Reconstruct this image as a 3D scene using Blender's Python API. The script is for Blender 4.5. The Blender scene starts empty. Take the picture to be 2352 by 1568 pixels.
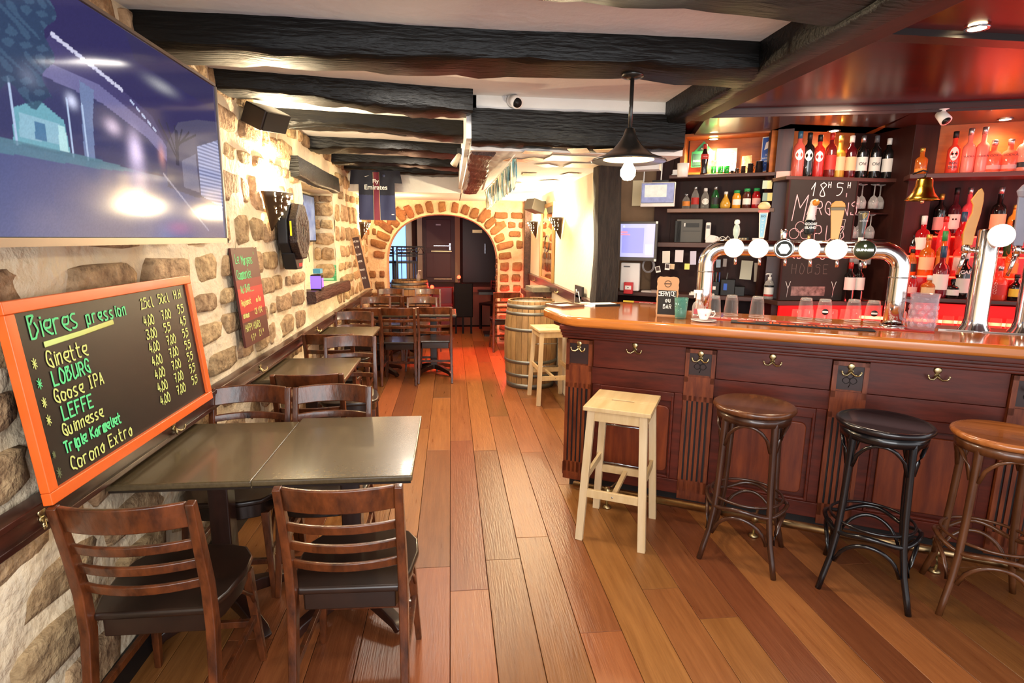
import bpy, math, random
from mathutils import Vector, Matrix
random.seed(7)
SC = bpy.context.scene
COL = SC.collection
PI = math.pi
# ------------------------------------------------------------------ camera, world, large lights, exposure
CAM_R = Matrix(((0.99422399, -0.00743876, 0.10706688), (-0.10666434, -0.17900377, 0.97804927), (0.0118899, -0.98382027, -0.17876329)))
CAM_C = Vector((0, 0, 1.6))
cam_data = bpy.data.cameras.new('camera')
cam_data.sensor_fit = 'HORIZONTAL'; cam_data.sensor_width = 36; cam_data.lens = 1293 / 2352 * 36
cam_data.clip_start = 0.05
cam = bpy.data.objects.new('camera', cam_data); COL.objects.link(cam)
m = Matrix.Identity(4)
for i in range(3):
    m[i][0] = CAM_R[i][0]; m[i][1] = -CAM_R[i][1]; m[i][2] = -CAM_R[i][2]; m[i][3] = CAM_C[i]
cam.matrix_world = m
SC.camera = cam
world = bpy.data.worlds.new('world'); SC.world = world; world.use_nodes = True
world.node_tree.nodes['Background'].inputs[0].default_value = (0.97, 0.97, 1.0, 1)
world.node_tree.nodes['Background'].inputs[1].default_value = 0.95
SC.view_settings.view_transform = 'Standard'; SC.view_settings.look = 'None'
SC.view_settings.gamma = 1; SC.view_settings.use_curve_mapping = False
SC.view_settings.exposure = 0.7

def light(name, kind, loc, power, col=(1, .75, .5), size=.05, target=None, spot=None, blend=.5, sy=None):
    d = bpy.data.lights.new(name, kind); d.energy = power; d.color = col
    if kind == 'AREA':
        d.size = size
        if sy: d.shape = 'RECTANGLE'; d.size_y = sy
    else: d.shadow_soft_size = size
    if kind == 'SPOT': d.spot_size = math.radians(spot or 90); d.spot_blend = blend
    o = bpy.data.objects.new(name, d); COL.objects.link(o); o.location = loc
    if target is not None:
        o.rotation_euler = (Vector(target) - Vector(loc)).to_track_quat('-Z', 'Y').to_euler()
    return o
# front windows of the pub, behind the photographer; added ceiling fills without fixtures
light('window_daylight', 'AREA', (0.3, -1.2, 1.6), 52, (.96, .98, 1), 2.6, (0.3, 3, 1.0), sy=1.6)
light('ceiling_fill', 'AREA', (0.1, 0.5, 2.42), 14, (1, .93, .84), .5, (0.1, 0.7, 0))
light('ceiling_fill', 'AREA', (-0.1, 3.0, 2.43), 15, (1, .92, .82), .4, (-0.1, 3.0, 0))
light('ceiling_fill', 'AREA', (-0.4, 5.0, 2.43), 13, (1, .88, .72), .3, (-0.4, 5.0, 0))
light('ceiling_fill', 'AREA', (-0.4, 6.0, 2.43), 10, (1, .85, .68), .3, (-0.4, 6.0, 0))
light('spot_fill', 'SPOT', (0.7, 4.7, 2.1), 45, (1, .84, .62), .06, (0.7, 4.8, 0), 130)
light('spot_fill', 'SPOT', (0.75, 6.6, 2.1), 50, (1, .84, .62), .06, (0.8, 6.6, 0), 140)

# ------------------------------------------------------------------ helpers
def ray(px, py): return CAM_R @ Vector(((px - 1176) / 1293, (py - 784) / 1293, 1))
def on_z(px, py, z): r = ray(px, py); return CAM_C + r * ((z - 1.6) / r.z)
def on_x(px, py, x): r = ray(px, py); return CAM_C + r * (x / r.x)
def on_y(px, py, y): r = ray(px, py); return CAM_C + r * (y / r.y)
TH = math.radians(29)
BU = Vector((math.cos(TH), -math.sin(TH), 0)); BN = Vector((math.sin(TH), math.cos(TH), 0))
def bw(s, d, z=0): return BU * s + BN * d + Vector((0, 0, z))        # bar frame: s along the bar, d away from the room
def on_bar(px, py, d):
    r = ray(px, py); p = CAM_C + r * ((d - BN.dot(CAM_C)) / BN.dot(r)); return (BU.dot(p), p.z)

def lin(h):
    h = h.lstrip('#'); out = []
    for i in (0, 2, 4):
        c = int(h[i:i + 2], 16) / 255; out.append(c / 12.92 if c <= .04045 else ((c + .055) / 1.055) ** 2.4)
    return out + [1]
MATS = {}
def mat(name, col, rough=.5, metal=0, var=0, scale=8, stretch=(1, 1, 1), bump=0, bscale=60, coat=0, trans=0, emit=0, rnd=0, col2=None, spec=.5, ecol=None, alpha=1, sharp=.5, rvar=0, edge=0):
    if name in MATS: return MATS[name]
    M = bpy.data.materials.new(name); M.use_nodes = True; MATS[name] = M
    nt = M.node_tree; N = nt.nodes; L = nt.links; b = N['Principled BSDF']
    c1 = lin(col); b.inputs['Base Color'].default_value = c1
    b.inputs['Roughness'].default_value = rough; b.inputs['Metallic'].default_value = metal
    b.inputs['Coat Weight'].default_value = coat; b.inputs['Coat Roughness'].default_value = .08
    b.inputs['Transmission Weight'].default_value = trans; b.inputs['Specular IOR Level'].default_value = spec
    b.inputs['Alpha'].default_value = alpha
    if emit:
        b.inputs['Emission Color'].default_value = lin(ecol or col); b.inputs['Emission Strength'].default_value = emit
    if var or col2 or rnd or bump:
        tc = N.new('ShaderNodeTexCoord'); mp = N.new('ShaderNodeMapping'); mp.inputs['Scale'].default_value = stretch
        L.new(tc.outputs['Object'], mp.inputs['Vector'])
        oi = N.new('ShaderNodeObjectInfo')
        ad = N.new('ShaderNodeVectorMath'); ad.operation = 'ADD'
        L.new(mp.outputs[0], ad.inputs[0])
        sc = N.new('ShaderNodeVectorMath'); sc.operation = 'SCALE'; sc.inputs[0].default_value = (7, 13, 5)
        L.new(oi.outputs['Random'], sc.inputs['Scale']); L.new(sc.outputs[0], ad.inputs[1])
        vec = ad.outputs[0]
    src = None
    if var or col2:
        nz = N.new('ShaderNodeTexNoise'); nz.inputs['Scale'].default_value = scale; nz.inputs['Detail'].default_value = 6; nz.inputs['Roughness'].default_value = .62
        L.new(vec, nz.inputs['Vector'])
        cr = N.new('ShaderNodeValToRGB'); cr.color_ramp.elements[0].position = .5 - sharp * .4; cr.color_ramp.elements[1].position = .5 + sharp * .4
        L.new(nz.outputs[0], cr.inputs[0])
        c2 = lin(col2) if col2 else [x * (1 - var) for x in c1[:3]] + [1]
        cr.color_ramp.elements[0].color = c2; cr.color_ramp.elements[1].color = c1; src = cr.outputs[0]
        if rvar:
            mr = N.new('ShaderNodeMapRange'); mr.inputs[3].default_value = rough - rvar; mr.inputs[4].default_value = rough + rvar
            L.new(nz.outputs[0], mr.inputs[0]); L.new(mr.outputs[0], b.inputs['Roughness'])
    if rnd:
        hs = N.new('ShaderNodeHueSaturation')
        if src: L.new(src, hs.inputs['Color'])
        else: hs.inputs['Color'].default_value = c1
        mr = N.new('ShaderNodeMapRange'); mr.inputs[3].default_value = 1 - rnd; mr.inputs[4].default_value = 1 + rnd
        L.new(oi.outputs['Random'], mr.inputs[0]); L.new(mr.outputs[0], hs.inputs['Value'])
        m2 = N.new('ShaderNodeMath'); m2.operation = 'MULTIPLY'; m2.inputs[1].default_value = 7.31; L.new(oi.outputs['Random'], m2.inputs[0])
        fr = N.new('ShaderNodeMath'); fr.operation = 'FRACT'; L.new(m2.outputs[0], fr.inputs[0])
        mh = N.new('ShaderNodeMapRange'); mh.inputs[3].default_value = .5 - rnd * .045; mh.inputs[4].default_value = .5 + rnd * .025
        L.new(fr.outputs[0], mh.inputs[0]); L.new(mh.outputs[0], hs.inputs['Hue'])
        src = hs.outputs[0]
    if edge:
        lw = N.new('ShaderNodeLayerWeight'); lw.inputs[0].default_value = .35
        mr = N.new('ShaderNodeMapRange'); mr.inputs[3].default_value = alpha; mr.inputs[4].default_value = min(1, alpha + edge)
        L.new(lw.outputs['Facing'], mr.inputs[0]); L.new(mr.outputs[0], b.inputs['Alpha'])
    if src: L.new(src, b.inputs['Base Color'])
    if bump:
        nb = N.new('ShaderNodeTexNoise'); nb.inputs['Scale'].default_value = bscale; nb.inputs['Detail'].default_value = 5
        L.new(vec, nb.inputs['Vector'])
        bp = N.new('ShaderNodeBump'); bp.inputs['Strength'].default_value = bump; bp.inputs['Distance'].default_value = .02
        L.new(nb.outputs[0], bp.inputs['Height']); L.new(bp.outputs[0], b.inputs['Normal'])
    return M

class MB:
    def __init__(s): s.v = []; s.f = []; s.sm = []
    def add(s, vs, fs, smooth=False):
        n = len(s.v); s.v += [tuple(v) for v in vs]; s.f += [tuple(i + n for i in f) for f in fs]; s.sm += [smooth] * len(fs); return s
    def box(s, x0, x1, y0, y1, z0, z1, M=None):
        vs = [Vector((x, y, z)) for z in (z0, z1) for y in (y0, y1) for x in (x0, x1)]
        if M: vs = [M @ v for v in vs]
        return s.add(vs, [(0, 2, 3, 1), (4, 5, 7, 6), (0, 1, 5, 4), (2, 6, 7, 3), (0, 4, 6, 2), (1, 3, 7, 5)])
    def cbox(s, x0, x1, y0, y1, z0, z1, c=.004):      # box whose upper edges are chamfered
        vs = [(x, y, z0) for y in (y0, y1) for x in (x0, x1)] + [(x, y, z1 - c) for y in (y0, y1) for x in (x0, x1)] + [(x, y, z1) for y in (y0 + c, y1 - c) for x in (x0 + c, x1 - c)]
        return s.add(vs, [(0, 2, 3, 1), (0, 1, 5, 4), (1, 3, 7, 5), (3, 2, 6, 7), (2, 0, 4, 6), (4, 5, 9, 8), (5, 7, 11, 9), (7, 6, 10, 11), (6, 4, 8, 10), (8, 9, 11, 10)])
    def sweep(s, pts, w, h=None, n=8, caps=True, up=None, smooth=True, rect=False):
        pts = [Vector(p) for p in pts]; rings = []; k = len(pts)
        ref = Vector(up) if up else None
        for i, p in enumerate(pts):
            t = (pts[min(i + 1, k - 1)] - pts[max(i - 1, 0)]).normalized()
            r = ref or (Vector((0, 0, 1)) if abs(t.z) < .9 else Vector((0, 1, 0)))
            a = t.cross(r).normalized(); b = a.cross(t).normalized()
            wi = w[i] if isinstance(w, (list, tuple)) else w
            hi = (h[i] if isinstance(h, (list, tuple)) else h) if h is not None else wi
            if rect: rings.append([p + a * wi * x + b * hi * y for x, y in ((-1, -1), (1, -1), (1, 1), (-1, 1))])
            else: rings.append([p + a * wi * math.cos(2 * PI * j / n) + b * hi * math.sin(2 * PI * j / n) for j in range(n)])
        m_ = 4 if rect else n
        vs = [v for r_ in rings for v in r_]; fs = []
        for i in range(k - 1):
            for j in range(m_): fs.append((i * m_ + j, i * m_ + (j + 1) % m_, (i + 1) * m_ + (j + 1) % m_, (i + 1) * m_ + j))
        if caps: fs += [tuple(reversed(range(m_))), tuple((k - 1) * m_ + j for j in range(m_))]
        return s.add(vs, fs, smooth and not rect)
    def lathe(s, prof, n=20, c=(0, 0, 0), a0=0, a1=2 * PI, smooth=True, M=None):
        full = abs(a1 - a0 - 2 * PI) < 1e-6; na = n if full else n + 1; vs = []; fs = []
        for r, z in prof:
            for j in range(na):
                a = a0 + (a1 - a0) * j / n; v = Vector((c[0] + r * math.cos(a), c[1] + r * math.sin(a), c[2] + z)); vs.append(M @ v if M else v)
        for i in range(len(prof) - 1):
            for j in range(n):
                k = (j + 1) % na if full else j + 1
                fs.append((i * na + j, i * na + k, (i + 1) * na + k, (i + 1) * na + j))
        return s.add(vs, fs, smooth)
    def prism(s, poly, z0, z1, M=None, smooth=False):
        n = len(poly); vs = [Vector((x, y, z0)) for x, y in poly] + [Vector((x, y, z1)) for x, y in poly]
        if M: vs = [M @ v for v in vs]
        fs = [tuple(reversed(range(n))), tuple(range(n, 2 * n))] + [(i, (i + 1) % n, n + (i + 1) % n, n + i) for i in range(n)]
        return s.add(vs, fs, smooth)
    def build(s, name, M, parent=None, loc=None, rot=None, bevel=0, seg=2, props=None):
        me = bpy.data.meshes.new(name); me.from_pydata(s.v, [], s.f)
        me.polygons.foreach_set('use_smooth', s.sm)
        if M: me.materials.append(M)
        me.update(); return mk(name, me, parent, loc, rot, bevel, seg, props)
def mk(name, me, parent=None, loc=None, rot=None, bevel=0, seg=2, props=None):
    o = bpy.data.objects.new(name, me); COL.objects.link(o)
    if parent: o.parent = parent
    if loc is not None: o.location = loc
    if rot is not None: o.rotation_euler = rot
    if bevel:
        b = o.modifiers.new('bevel', 'BEVEL'); b.width = bevel; b.segments = seg; b.limit_method = 'ANGLE'; b.angle_limit = .7
        for p in me.polygons: p.use_smooth = True
        w = o.modifiers.new('wn', 'WEIGHTED_NORMAL')
    if props:
        for k, v in props.items(): o[k] = v
    return o
def tag(o, label, cat, group=None):
    o['label'] = label; o['category'] = cat
    if group: o['group'] = group
    return o
def root(name, label, cat, loc=(0, 0, 0), rz=0, group=None):
    o = bpy.data.objects.new(name, None); COL.objects.link(o); o.location = loc; o.rotation_euler = (0, 0, rz); o.empty_display_size = .1
    return tag(o, label, cat, group)
def struct(o): o['kind'] = 'structure'; return o
def dup(r, loc, rz, label, group=None):
    c = r.copy(); COL.objects.link(c); c.location = loc; c.rotation_euler = (0, 0, rz); c['label'] = label
    if group: c['group'] = group
    for ch in list(r.children):
        k = ch.copy(); COL.objects.link(k); k.parent = c
        for g in ch.children: q = g.copy(); COL.objects.link(q); q.parent = k
    return c
def frame(o, x, y, up=None):      # matrix from origin and in-plane axes
    x = Vector(x).normalized(); y = Vector(y).normalized(); z = x.cross(y).normalized(); y = z.cross(x)
    M = Matrix.Identity(4)
    for i in range(3): M[i][0] = x[i]; M[i][1] = y[i]; M[i][2] = z[i]; M[i][3] = o[i]
    return M
_tm = {}
def text(s, size, M, parent, mtx, name='lettering', align='CENTER', bold=0, sx=1, ext=.0004):
    cu = bpy.data.curves.new('t', 'FONT'); cu.body = s; cu.size = size; cu.align_x = align; cu.align_y = 'CENTER'; cu.extrude = ext; cu.offset = bold; cu.resolution_u = 3
    t = bpy.data.objects.new('t', cu); me = bpy.data.meshes.new_from_object(t); me.materials.clear(); me.materials.append(M)
    for v in me.vertices: v.co.x *= sx
    bpy.data.objects.remove(t); bpy.data.curves.remove(cu)
    o = mk(name, me, parent); o.matrix_local = mtx; return o
# hand lettering: strokes on a 4 x 8 grid, baseline at 2
GL = {'A': '022842 1434', 'B': '0208 083827160616 3644332202', 'C': '473818051323 2342', 'D': '0208 084745330202', 'E': '480802 0535 0242', 'F': '480802 0535', 'G': '473818051332 32423535 3525',
 'H': '0208 4248 0545', 'I': '1838 2822 1232', 'J': '3848 38331203', 'K': '0208 480542', 'L': '080242', 'M': '0208254842', 'N': '02084248', 'O': '2818041232444628', 'P': '0208 08384635250525', 'Q': '2818041232444628 3341',
 'R': '0208 08384635250525 2542', 'S': '47280716364432120203', 'T': '0848 2822', 'U': '080312334348', 'V': '082248', 'W': '0812254248', 'X': '0248 0842', 'Y': '082548 2522', 'Z': '08480242',
 'a': '361504123245 3632', 'b': '0208 051636443212', 'c': '36260503122232', 'd': '3832 361504123234', 'e': '04344636160504133242', 'g': '361504123335 36311100', 'h': '0802 05163632', 'i': '1612 1717', 'l': '18132232', 'm': '0602 0516261222 2536463242', 'n': '0602 05163632',
 'o': '1605031232334516', 'p': '0600 051636343212', 'r': '0602 051636', 's': '36160514332202', 't': '18132232 0636', 'u': '0603123236 3632', 'x': '0236 0632', 'y': '062236 3010', 'z': '06360232',
 '0': '2818041232444628', '1': '052822', '2': '0728372602024242', '3': '08384725254432120203', '4': '2804 0444 3632', '5': '480806 063645331202', '6': '38160413324425', '7': '084822 1535', '8': '2807163442121436472828', '9': '46261728484632',
 '.': '1212', ',': '1311', "'": '2826', '*': '0347 4307 2228 0545', ':': '1212 1515', '€': '4728150423424242 0636 0434', '-': '0535', 'k': '0208 360432'}
def stroke_mesh(lines, w, jit=.0):
    rnd = random.Random(3); mb = MB(); zc = [0]
    def rib(pts):
        for a, b in zip(pts[:-1], pts[1:]):
            d = b - a
            if d.length < 1e-6: d = Vector((w * .6, 0)); b = a + d
            t = d.normalized(); n = Vector((-t.y, t.x)) * w / 2; a2 = a - t * w * .35; b2 = b + t * w * .35
            zc[0] = (zc[0] + 1) % 7; z = zc[0] * 2e-5
            mb.add([(a2.x - n.x, a2.y - n.y, z), (b2.x - n.x, b2.y - n.y, z), (b2.x + n.x, b2.y + n.y, z), (a2.x + n.x, a2.y + n.y, z)], [(0, 1, 2, 3)])
    for (s, x, y, size, *o) in lines:
        adv = o[0] if o else .72; sl = o[1] if len(o) > 1 else 0; rise = o[2] if len(o) > 2 else 0
        cx = x
        for ch in s:
            if ch == ' ': cx += size * adv * .7; continue
            g = GL.get(ch) or GL.get(ch.upper())
            k = size / 6; dy = (rnd.random() - .5) * size * .08; ks = k * (1 + (rnd.random() - .5) * .1)
            narrow = .45 if ch in "il.,':" else 1
            for st in g.split():
                p = [Vector((int(st[i]), int(st[i + 1]) - 2)) for i in range(0, len(st) - 1, 2)]
                if len(p) > 2 and ch not in 'AEFHIKLMNTVWXYZ147':
                    q = []
                    for i in range(len(p) - 1):
                        p0 = p[max(i - 1, 0)]; p1 = p[i]; p2 = p[i + 1]; p3 = p[min(i + 2, len(p) - 1)]
                        for j in range(4):
                            u = j / 4; q.append(.5 * ((2 * p1) + (p2 - p0) * u + (2 * p0 - 5 * p1 + 4 * p2 - p3) * u * u + (3 * p1 - p0 - 3 * p2 + p3) * u ** 3))
                    p = q + [p[-1]]
                rib([Vector((cx + v.x * ks * .72 + v.y * ks * sl, y + dy + v.y * ks + (cx - x) * rise)) for v in p])
            cx += size * adv * (narrow if narrow == 1 else .5)
    return mb
# ------------------------------------------------------------------ materials
W_PLANK = mat('oak plank', '#935f32', .3, var=.0, scale=5, stretch=(9, .6, 1), col2='#6b3d1c', rnd=.34, bump=.12, bscale=16, rvar=.07, sharp=.9, spec=.4)
W_PLASTER = mat('plaster', '#e2e0de', .9, var=.1, scale=3, bump=.2, bscale=25)
W_PLASTER2 = mat('corridor plaster', '#e6d8bd', .85, var=.06, scale=3, bump=.1, bscale=25)
W_MORTAR = mat('lime mortar', '#e6d8bd', .95, scale=5, col2='#c8b493', bump=1.0, bscale=20, sharp=.9)
W_STONE = mat('limestone', '#c6a87e', .95, scale=17, col2='#6a4e32', bump=1.0, bscale=34, rnd=.22, sharp=.55)
W_STONE2 = mat('arch stone', '#9a6a42', .9, scale=13, col2='#6d4424', bump=.8, bscale=34, rnd=.25, sharp=.8)
W_BEAM = mat('black beam', '#0b0a09', .45, spec=.3, scale=6, stretch=(.6, 5, 5), col2='#050504', bump=.45, bscale=12, sharp=.8)
W_BEAMB = mat('brown beam', '#4c2a20', .5, scale=6, stretch=(5, .6, 5), col2='#2a1610', bump=.6, bscale=14)
W_POST = mat('weathered post', '#3c3128', .8, scale=7, stretch=(6, 6, .8), col2='#120e0b', bump=1, bscale=18)
W_RAIL = mat('rail wood', '#4a2216', .35, scale=6, stretch=(5, .5, 5), col2='#2b120c', coat=.3)
W_LACQ = mat('lacquered canopy', '#55110c', .24, scale=4, stretch=(.4, 4, 1), col2='#380b08', coat=0, spec=.22)
BLACK = mat('black', '#0c0b0b', .5); BRASS = mat('brass', '#c4b184', .33, 1); CHROME = mat('chrome', '#e4e2de', .12, 1)
WHITE = mat('white plastic', '#e6e2dc', .45)

# ------------------------------------------------------------------ floor
fl = struct(MB().box(-1.6, 4.6, -1.5, 13, -.12, -.014).build('floor', mat('sub floor', '#140d08', .9)))
rp = random.Random(11); PW = .178
x = -1.26; row = 0
while x < 3.6:
    y = .35 - rp.random() * 1.1; ymax = 10.3 if x < 1.2 else 4.9
    while y < ymax:
        ln = 1.15 + rp.random() * 1.4
        if y + ln > ymax: ln = ymax - y
        if y + ln > 0.45 and ln > .1:
            MB().cbox(-PW / 2 + .0012, PW / 2 - .0012, .0012, ln - .0012, -.02, rp.random() * .0008, .0014).build('plank', W_PLANK, fl, (x + PW / 2, y, 0))
        y += ln
    x += PW; row += 1

# ------------------------------------------------------------------ left wall with niche
NY0, NY1, NZ0, NZ1, ND = 4.92, 6.2, 1.14, 2.04, .22
XW = -1.22
def hn(y, z, s=0):
    return .010 * math.sin(y * 7.1 + z * 5 + s) + .008 * math.sin(y * 13.7 - z * 11.3) + .006 * math.sin(z * 23 + y * 3)
ws = MB(); ys = []; y = -.6
while y < 8.6: ys.append(y); y += .07
ys = sorted(set([round(v, 3) for v in ys if not (abs(v - NY0) < .05 or abs(v - NY1) < .05)] + [NY0, NY1, 8.62])); zs = [round(i * .07, 3) for i in range(0, 37)]
zs = sorted(set([v for v in zs if not (abs(v - NZ0) < .04 or abs(v - NZ1) < .04)] + [NZ0, NZ1, 2.62]))
vs = [(XW + hn(a, b), a, b) for a in ys for b in zs]; nz = len(zs); fs = []
for i in range(len(ys) - 1):
    for j in range(nz - 1):
        if ys[i] >= NY0 and ys[i + 1] <= NY1 and zs[j] >= NZ0 and zs[j + 1] <= NZ1: continue
        fs.append((i * nz + j, (i + 1) * nz + j, (i + 1) * nz + j + 1, i * nz + j + 1))
ws.add(vs, fs, True)
b = XW - ND
ws.box(b - .05, b, NY0 - .2, NY1 + .2, NZ0 - .2, NZ1 + .2).box(b, XW + .004, NY0 - .04, NY0, NZ0, NZ1).box(b, XW + .004, NY1, NY1 + .04, NZ0, NZ1).box(b, XW + .004, NY0, NY1, NZ0 - .04, NZ0).box(b, XW + .004, NY0, NY1, NZ1, NZ1 + .04)
ws.box(-1.7, -1.5, -.6, 8.8, 0, 2.7)
wall_left = struct(ws.build('wall_left', W_MORTAR))
SKIN = {}
def stone(parent, M, mtx, w, h, seed, dep=.03, name='stone', wedge=0, mit=None):
    r = random.Random(seed); n = 12; out = []
    for i in range(n):
        a = 2 * PI * i / n + .1; c, s_ = math.cos(a), math.sin(a); e = .42
        px = abs(c) ** e * (1 if c > 0 else -1) * w / 2; py = abs(s_) ** e * (1 if s_ > 0 else -1) * h / 2
        k = 1 + (r.random() - .5) * .22; px *= k; py *= 1 + (r.random() - .5) * .3
        out.append((px, py))
    mb = MB(); vs = [(a, b_, -.02) for a, b_ in out] + [(a * .95, b_ * .93, dep * (.5 + .4 * r.random())) for a, b_ in out] + [(a * .66, b_ * .64, dep * (.85 + .5 * r.random())) for a, b_ in out] + [(0, 0, dep * 1.15)]
    fs = [(i, (i + 1) % n, n + (i + 1) % n, n + i) for i in range(n)] + [(n + i, n + (i + 1) % n, 2 * n + (i + 1) % n, 2 * n + i) for i in range(n)] + [(2 * n + i, 2 * n + (i + 1) % n, 3 * n) for i in range(n)]
    mb.add(vs, fs, True); o = mb.build(name, M, parent); o.matrix_local = mtx; return o
rs = random.Random(5); z = .03; cnt = 0
while z < 2.4:
    h = rs.choice([.14, .16, .18, .21, .24]) if z < 2.2 else .16
    y = .95 + rs.random() * .2
    while y < 8.55:
        w = (.22 + rs.random() * .3) if rs.random() < .72 else .1 + rs.random() * .08
        if y > 3.3: w *= .8
        yc, zc = y + w / 2, z + h / 2
        inn = yc + w / 2 > NY0 - .03 and yc - w / 2 < NY1 + .03 and zc + h / 2 > NZ0 - .14 and zc - h / 2 < NZ1 + .2
        if inn and yc - w / 2 < NY0 - .18 and zc + h / 2 < NZ1: 
            w2 = NY0 - .04 - (yc - w / 2); yc = yc - w / 2 + w2 / 2; w_ = w2; inn = False; y_next = NY1 + .05
        else: w_ = w; y_next = y + w + .035 + rs.random() * .05
        if not inn and cnt < 300 and w_ > .05:
            hh = h - .034 - rs.random() * .03
            if w_ < .19 and rs.random() < .5: hh *= .8
            stone(wall_left, W_STONE, frame((XW + .003 + hn(yc, zc) * .5, yc, zc), (0, 1, math.sin(rs.random() - .5) * .06), (0, 0, 1)), w_, hh, cnt * 7 + 1, .006 + rs.random() * .014); cnt += 1
        y = y_next
    z += h + .004
for k, (zc, hh) in enumerate([(1.24, .16), (1.42, .14), (1.58, .13), (1.73, .1), (1.88, .15), (1.99, .07)]):
    for (xc, w_) in ((-1.29, .13), (-1.39, .07)) if k % 2 else ((-1.32, .19),):
        stone(wall_left, W_STONE, frame((xc, NY1 - .002, zc), (1, 0, 0), (0, 0, 1)), w_, hh, 900 + k, .02)
# lintel and sill of the niche
def rough(name, M, a, b, w, h, seed, label=None, cat=None, amp=.008, n=26, parent=None, sp=1):
    r = random.Random(seed); a, b = Vector(a), Vector(b); t = (b - a).normalized(); side = t.cross(Vector((0, 0, 1))).normalized() if abs(t.z) < .9 else Vector((1, 0, 0)); up = side.cross(t)
    prof = [(-.5, -.42), (-.42, -.5), (0, -.52), (.42, -.5), (.5, -.4), (.51, 0), (.48, .5), (-.48, .5), (-.51, 0)]; mb = MB(); vs = []; k = len(prof)
    ph = [r.random() * 6 for _ in range(4)]
    for i in range(n + 1):
        u = i / n; p = a + (b - a) * u
        wob = side * amp * 1.2 * math.sin(u * 7 + ph[0]) + up * amp * 1.2 * math.sin(u * 5 * sp + ph[1])
        for (px, py) in prof:
            j = (r.random() - .5) * amp * 1.3; g = 1 + .05 * math.sin(u * 11 * sp + ph[2] + px * 3)
            if py > .45: vs.append(p + wob * .3 + side * px * w * g + up * (py * h + abs(j)))
            else: vs.append(p + wob + side * (px * w * g + j) + up * (py * h * g + j))
    fs = [(i * k + j, i * k + (j + 1) % k, (i + 1) * k + (j + 1) % k, (i + 1) * k + j) for i in range(n) for j in range(k)] + [tuple(range(k)), tuple(n * k + j for j in reversed(range(k)))]
    mb.add(vs, fs, True); o = mb.build(name, M, parent)
    if label: tag(o, label, cat)
    e = o.modifiers.new('edge', 'EDGE_SPLIT'); e.split_angle = .9
    return o
rough('lintel', W_BEAM, (-1.23, 4.62, 2.13), (-1.23, 6.2, 2.12), .16, .15, 3, 'short black timber lintel over the wall niche', 'lintel', .005)
rough('window_sill', W_BEAMB, (-1.24, 4.92, 1.085), (-1.24, 6.55, 1.065), .2, .11, 4, 'reddish brown timber sill under the wall niche', 'sill', .004)

# ------------------------------------------------------------------ ceilings
ZC = 2.45
cl = MB().box(-1.7, 1.42, -1.2, 3.62, ZC, ZC + .15).box(-1.7, .14, 3.6, 7.5, ZC, ZC + .15)
cl.box(.13, 1.5, 3.6, 3.72, 2.34, ZC + .15)            # bulkhead above the cross beam
cl.box(.13, 1.52, 3.72, 4.0, 2.15, 2.3).box(.13, 1.3, 4.0, 8.7, 2.15, 2.3)                   # low corridor ceiling
cl.box(-1.7, .14, 7.2, 8.7, 2.15, 2.6)                   # dropped part before the arch
cl.box(.1, .16, 3.6, 7.3, 2.2, ZC + .1)
ceiling = struct(cl.build('ceiling', W_PLASTER))
BM = [
 ('ceiling_beam', (-1.3, 1.80, 2.41), (1.40, 1.86, 2.41), .26, .14, 'nearest black ceiling beam, running out of the top of the picture'),
 ('ceiling_beam', (-1.3, 2.63, 2.41), (1.36, 2.62, 2.39), .26, .15, 'long black ceiling beam crossing to the diagonal girder, holding the pendant lamp'),
 ('ceiling_beam', (-1.3, 3.36, 2.41), (.12, 3.56, 2.40), .21, .14, 'thick black beam just behind the long front beam'),
 ('ceiling_beam', (-1.3, 4.24, 2.41), (.12, 4.46, 2.40), .22, .12, 'glossy hewn beam above the wall speaker'),
 ('ceiling_beam', (-1.3, 5.36, 2.42), (.12, 5.56, 2.41), .34, .12, 'wide dark beam over the niche lintel'),
 ('ceiling_beam', (-1.3, 6.36, 2.42), (.12, 6.46, 2.41), .26, .12, 'shiny dark beam before the hanging jersey'),
 ('ceiling_beam', (-1.3, 6.99, 2.42), (.12, 7.02, 2.40), .24, .12, 'farthest beam of the left bay, from which the jersey hangs'),
]
for i, (n_, a, b_, w, h, lab) in enumerate(BM): rough(n_, W_BEAM, a, b_, w, h, 20 + i, lab, 'beam', .011)
rough('cross_beam', W_BEAM, (.13, 3.66, 2.265), (1.46, 3.66, 2.27), .2, .2, 41, 'black cross beam at the entrance of the low corridor', 'beam', .007)
rough('corridor_beam', W_BEAMB, (.225, 3.77, 2.2), (.235, 6.6, 2.19), .16, .15, 42, 'reddish brown beam running in depth above the striped bunting', 'beam', .012, 30)
rough('girder', W_BEAM, (1.4, -.8, 2.395), (1.4, 3.72, 2.385), .13, .14, 43, 'big black diagonal girder along the edge of the bar canopy', 'beam', .006, 40)
rough('timber_post', W_POST, (1.195, 4.28, 0), (1.175, 4.28, 2.15), .18, .16, 44, 'weathered dark timber post at the far end of the bar', 'post', .006)
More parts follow.
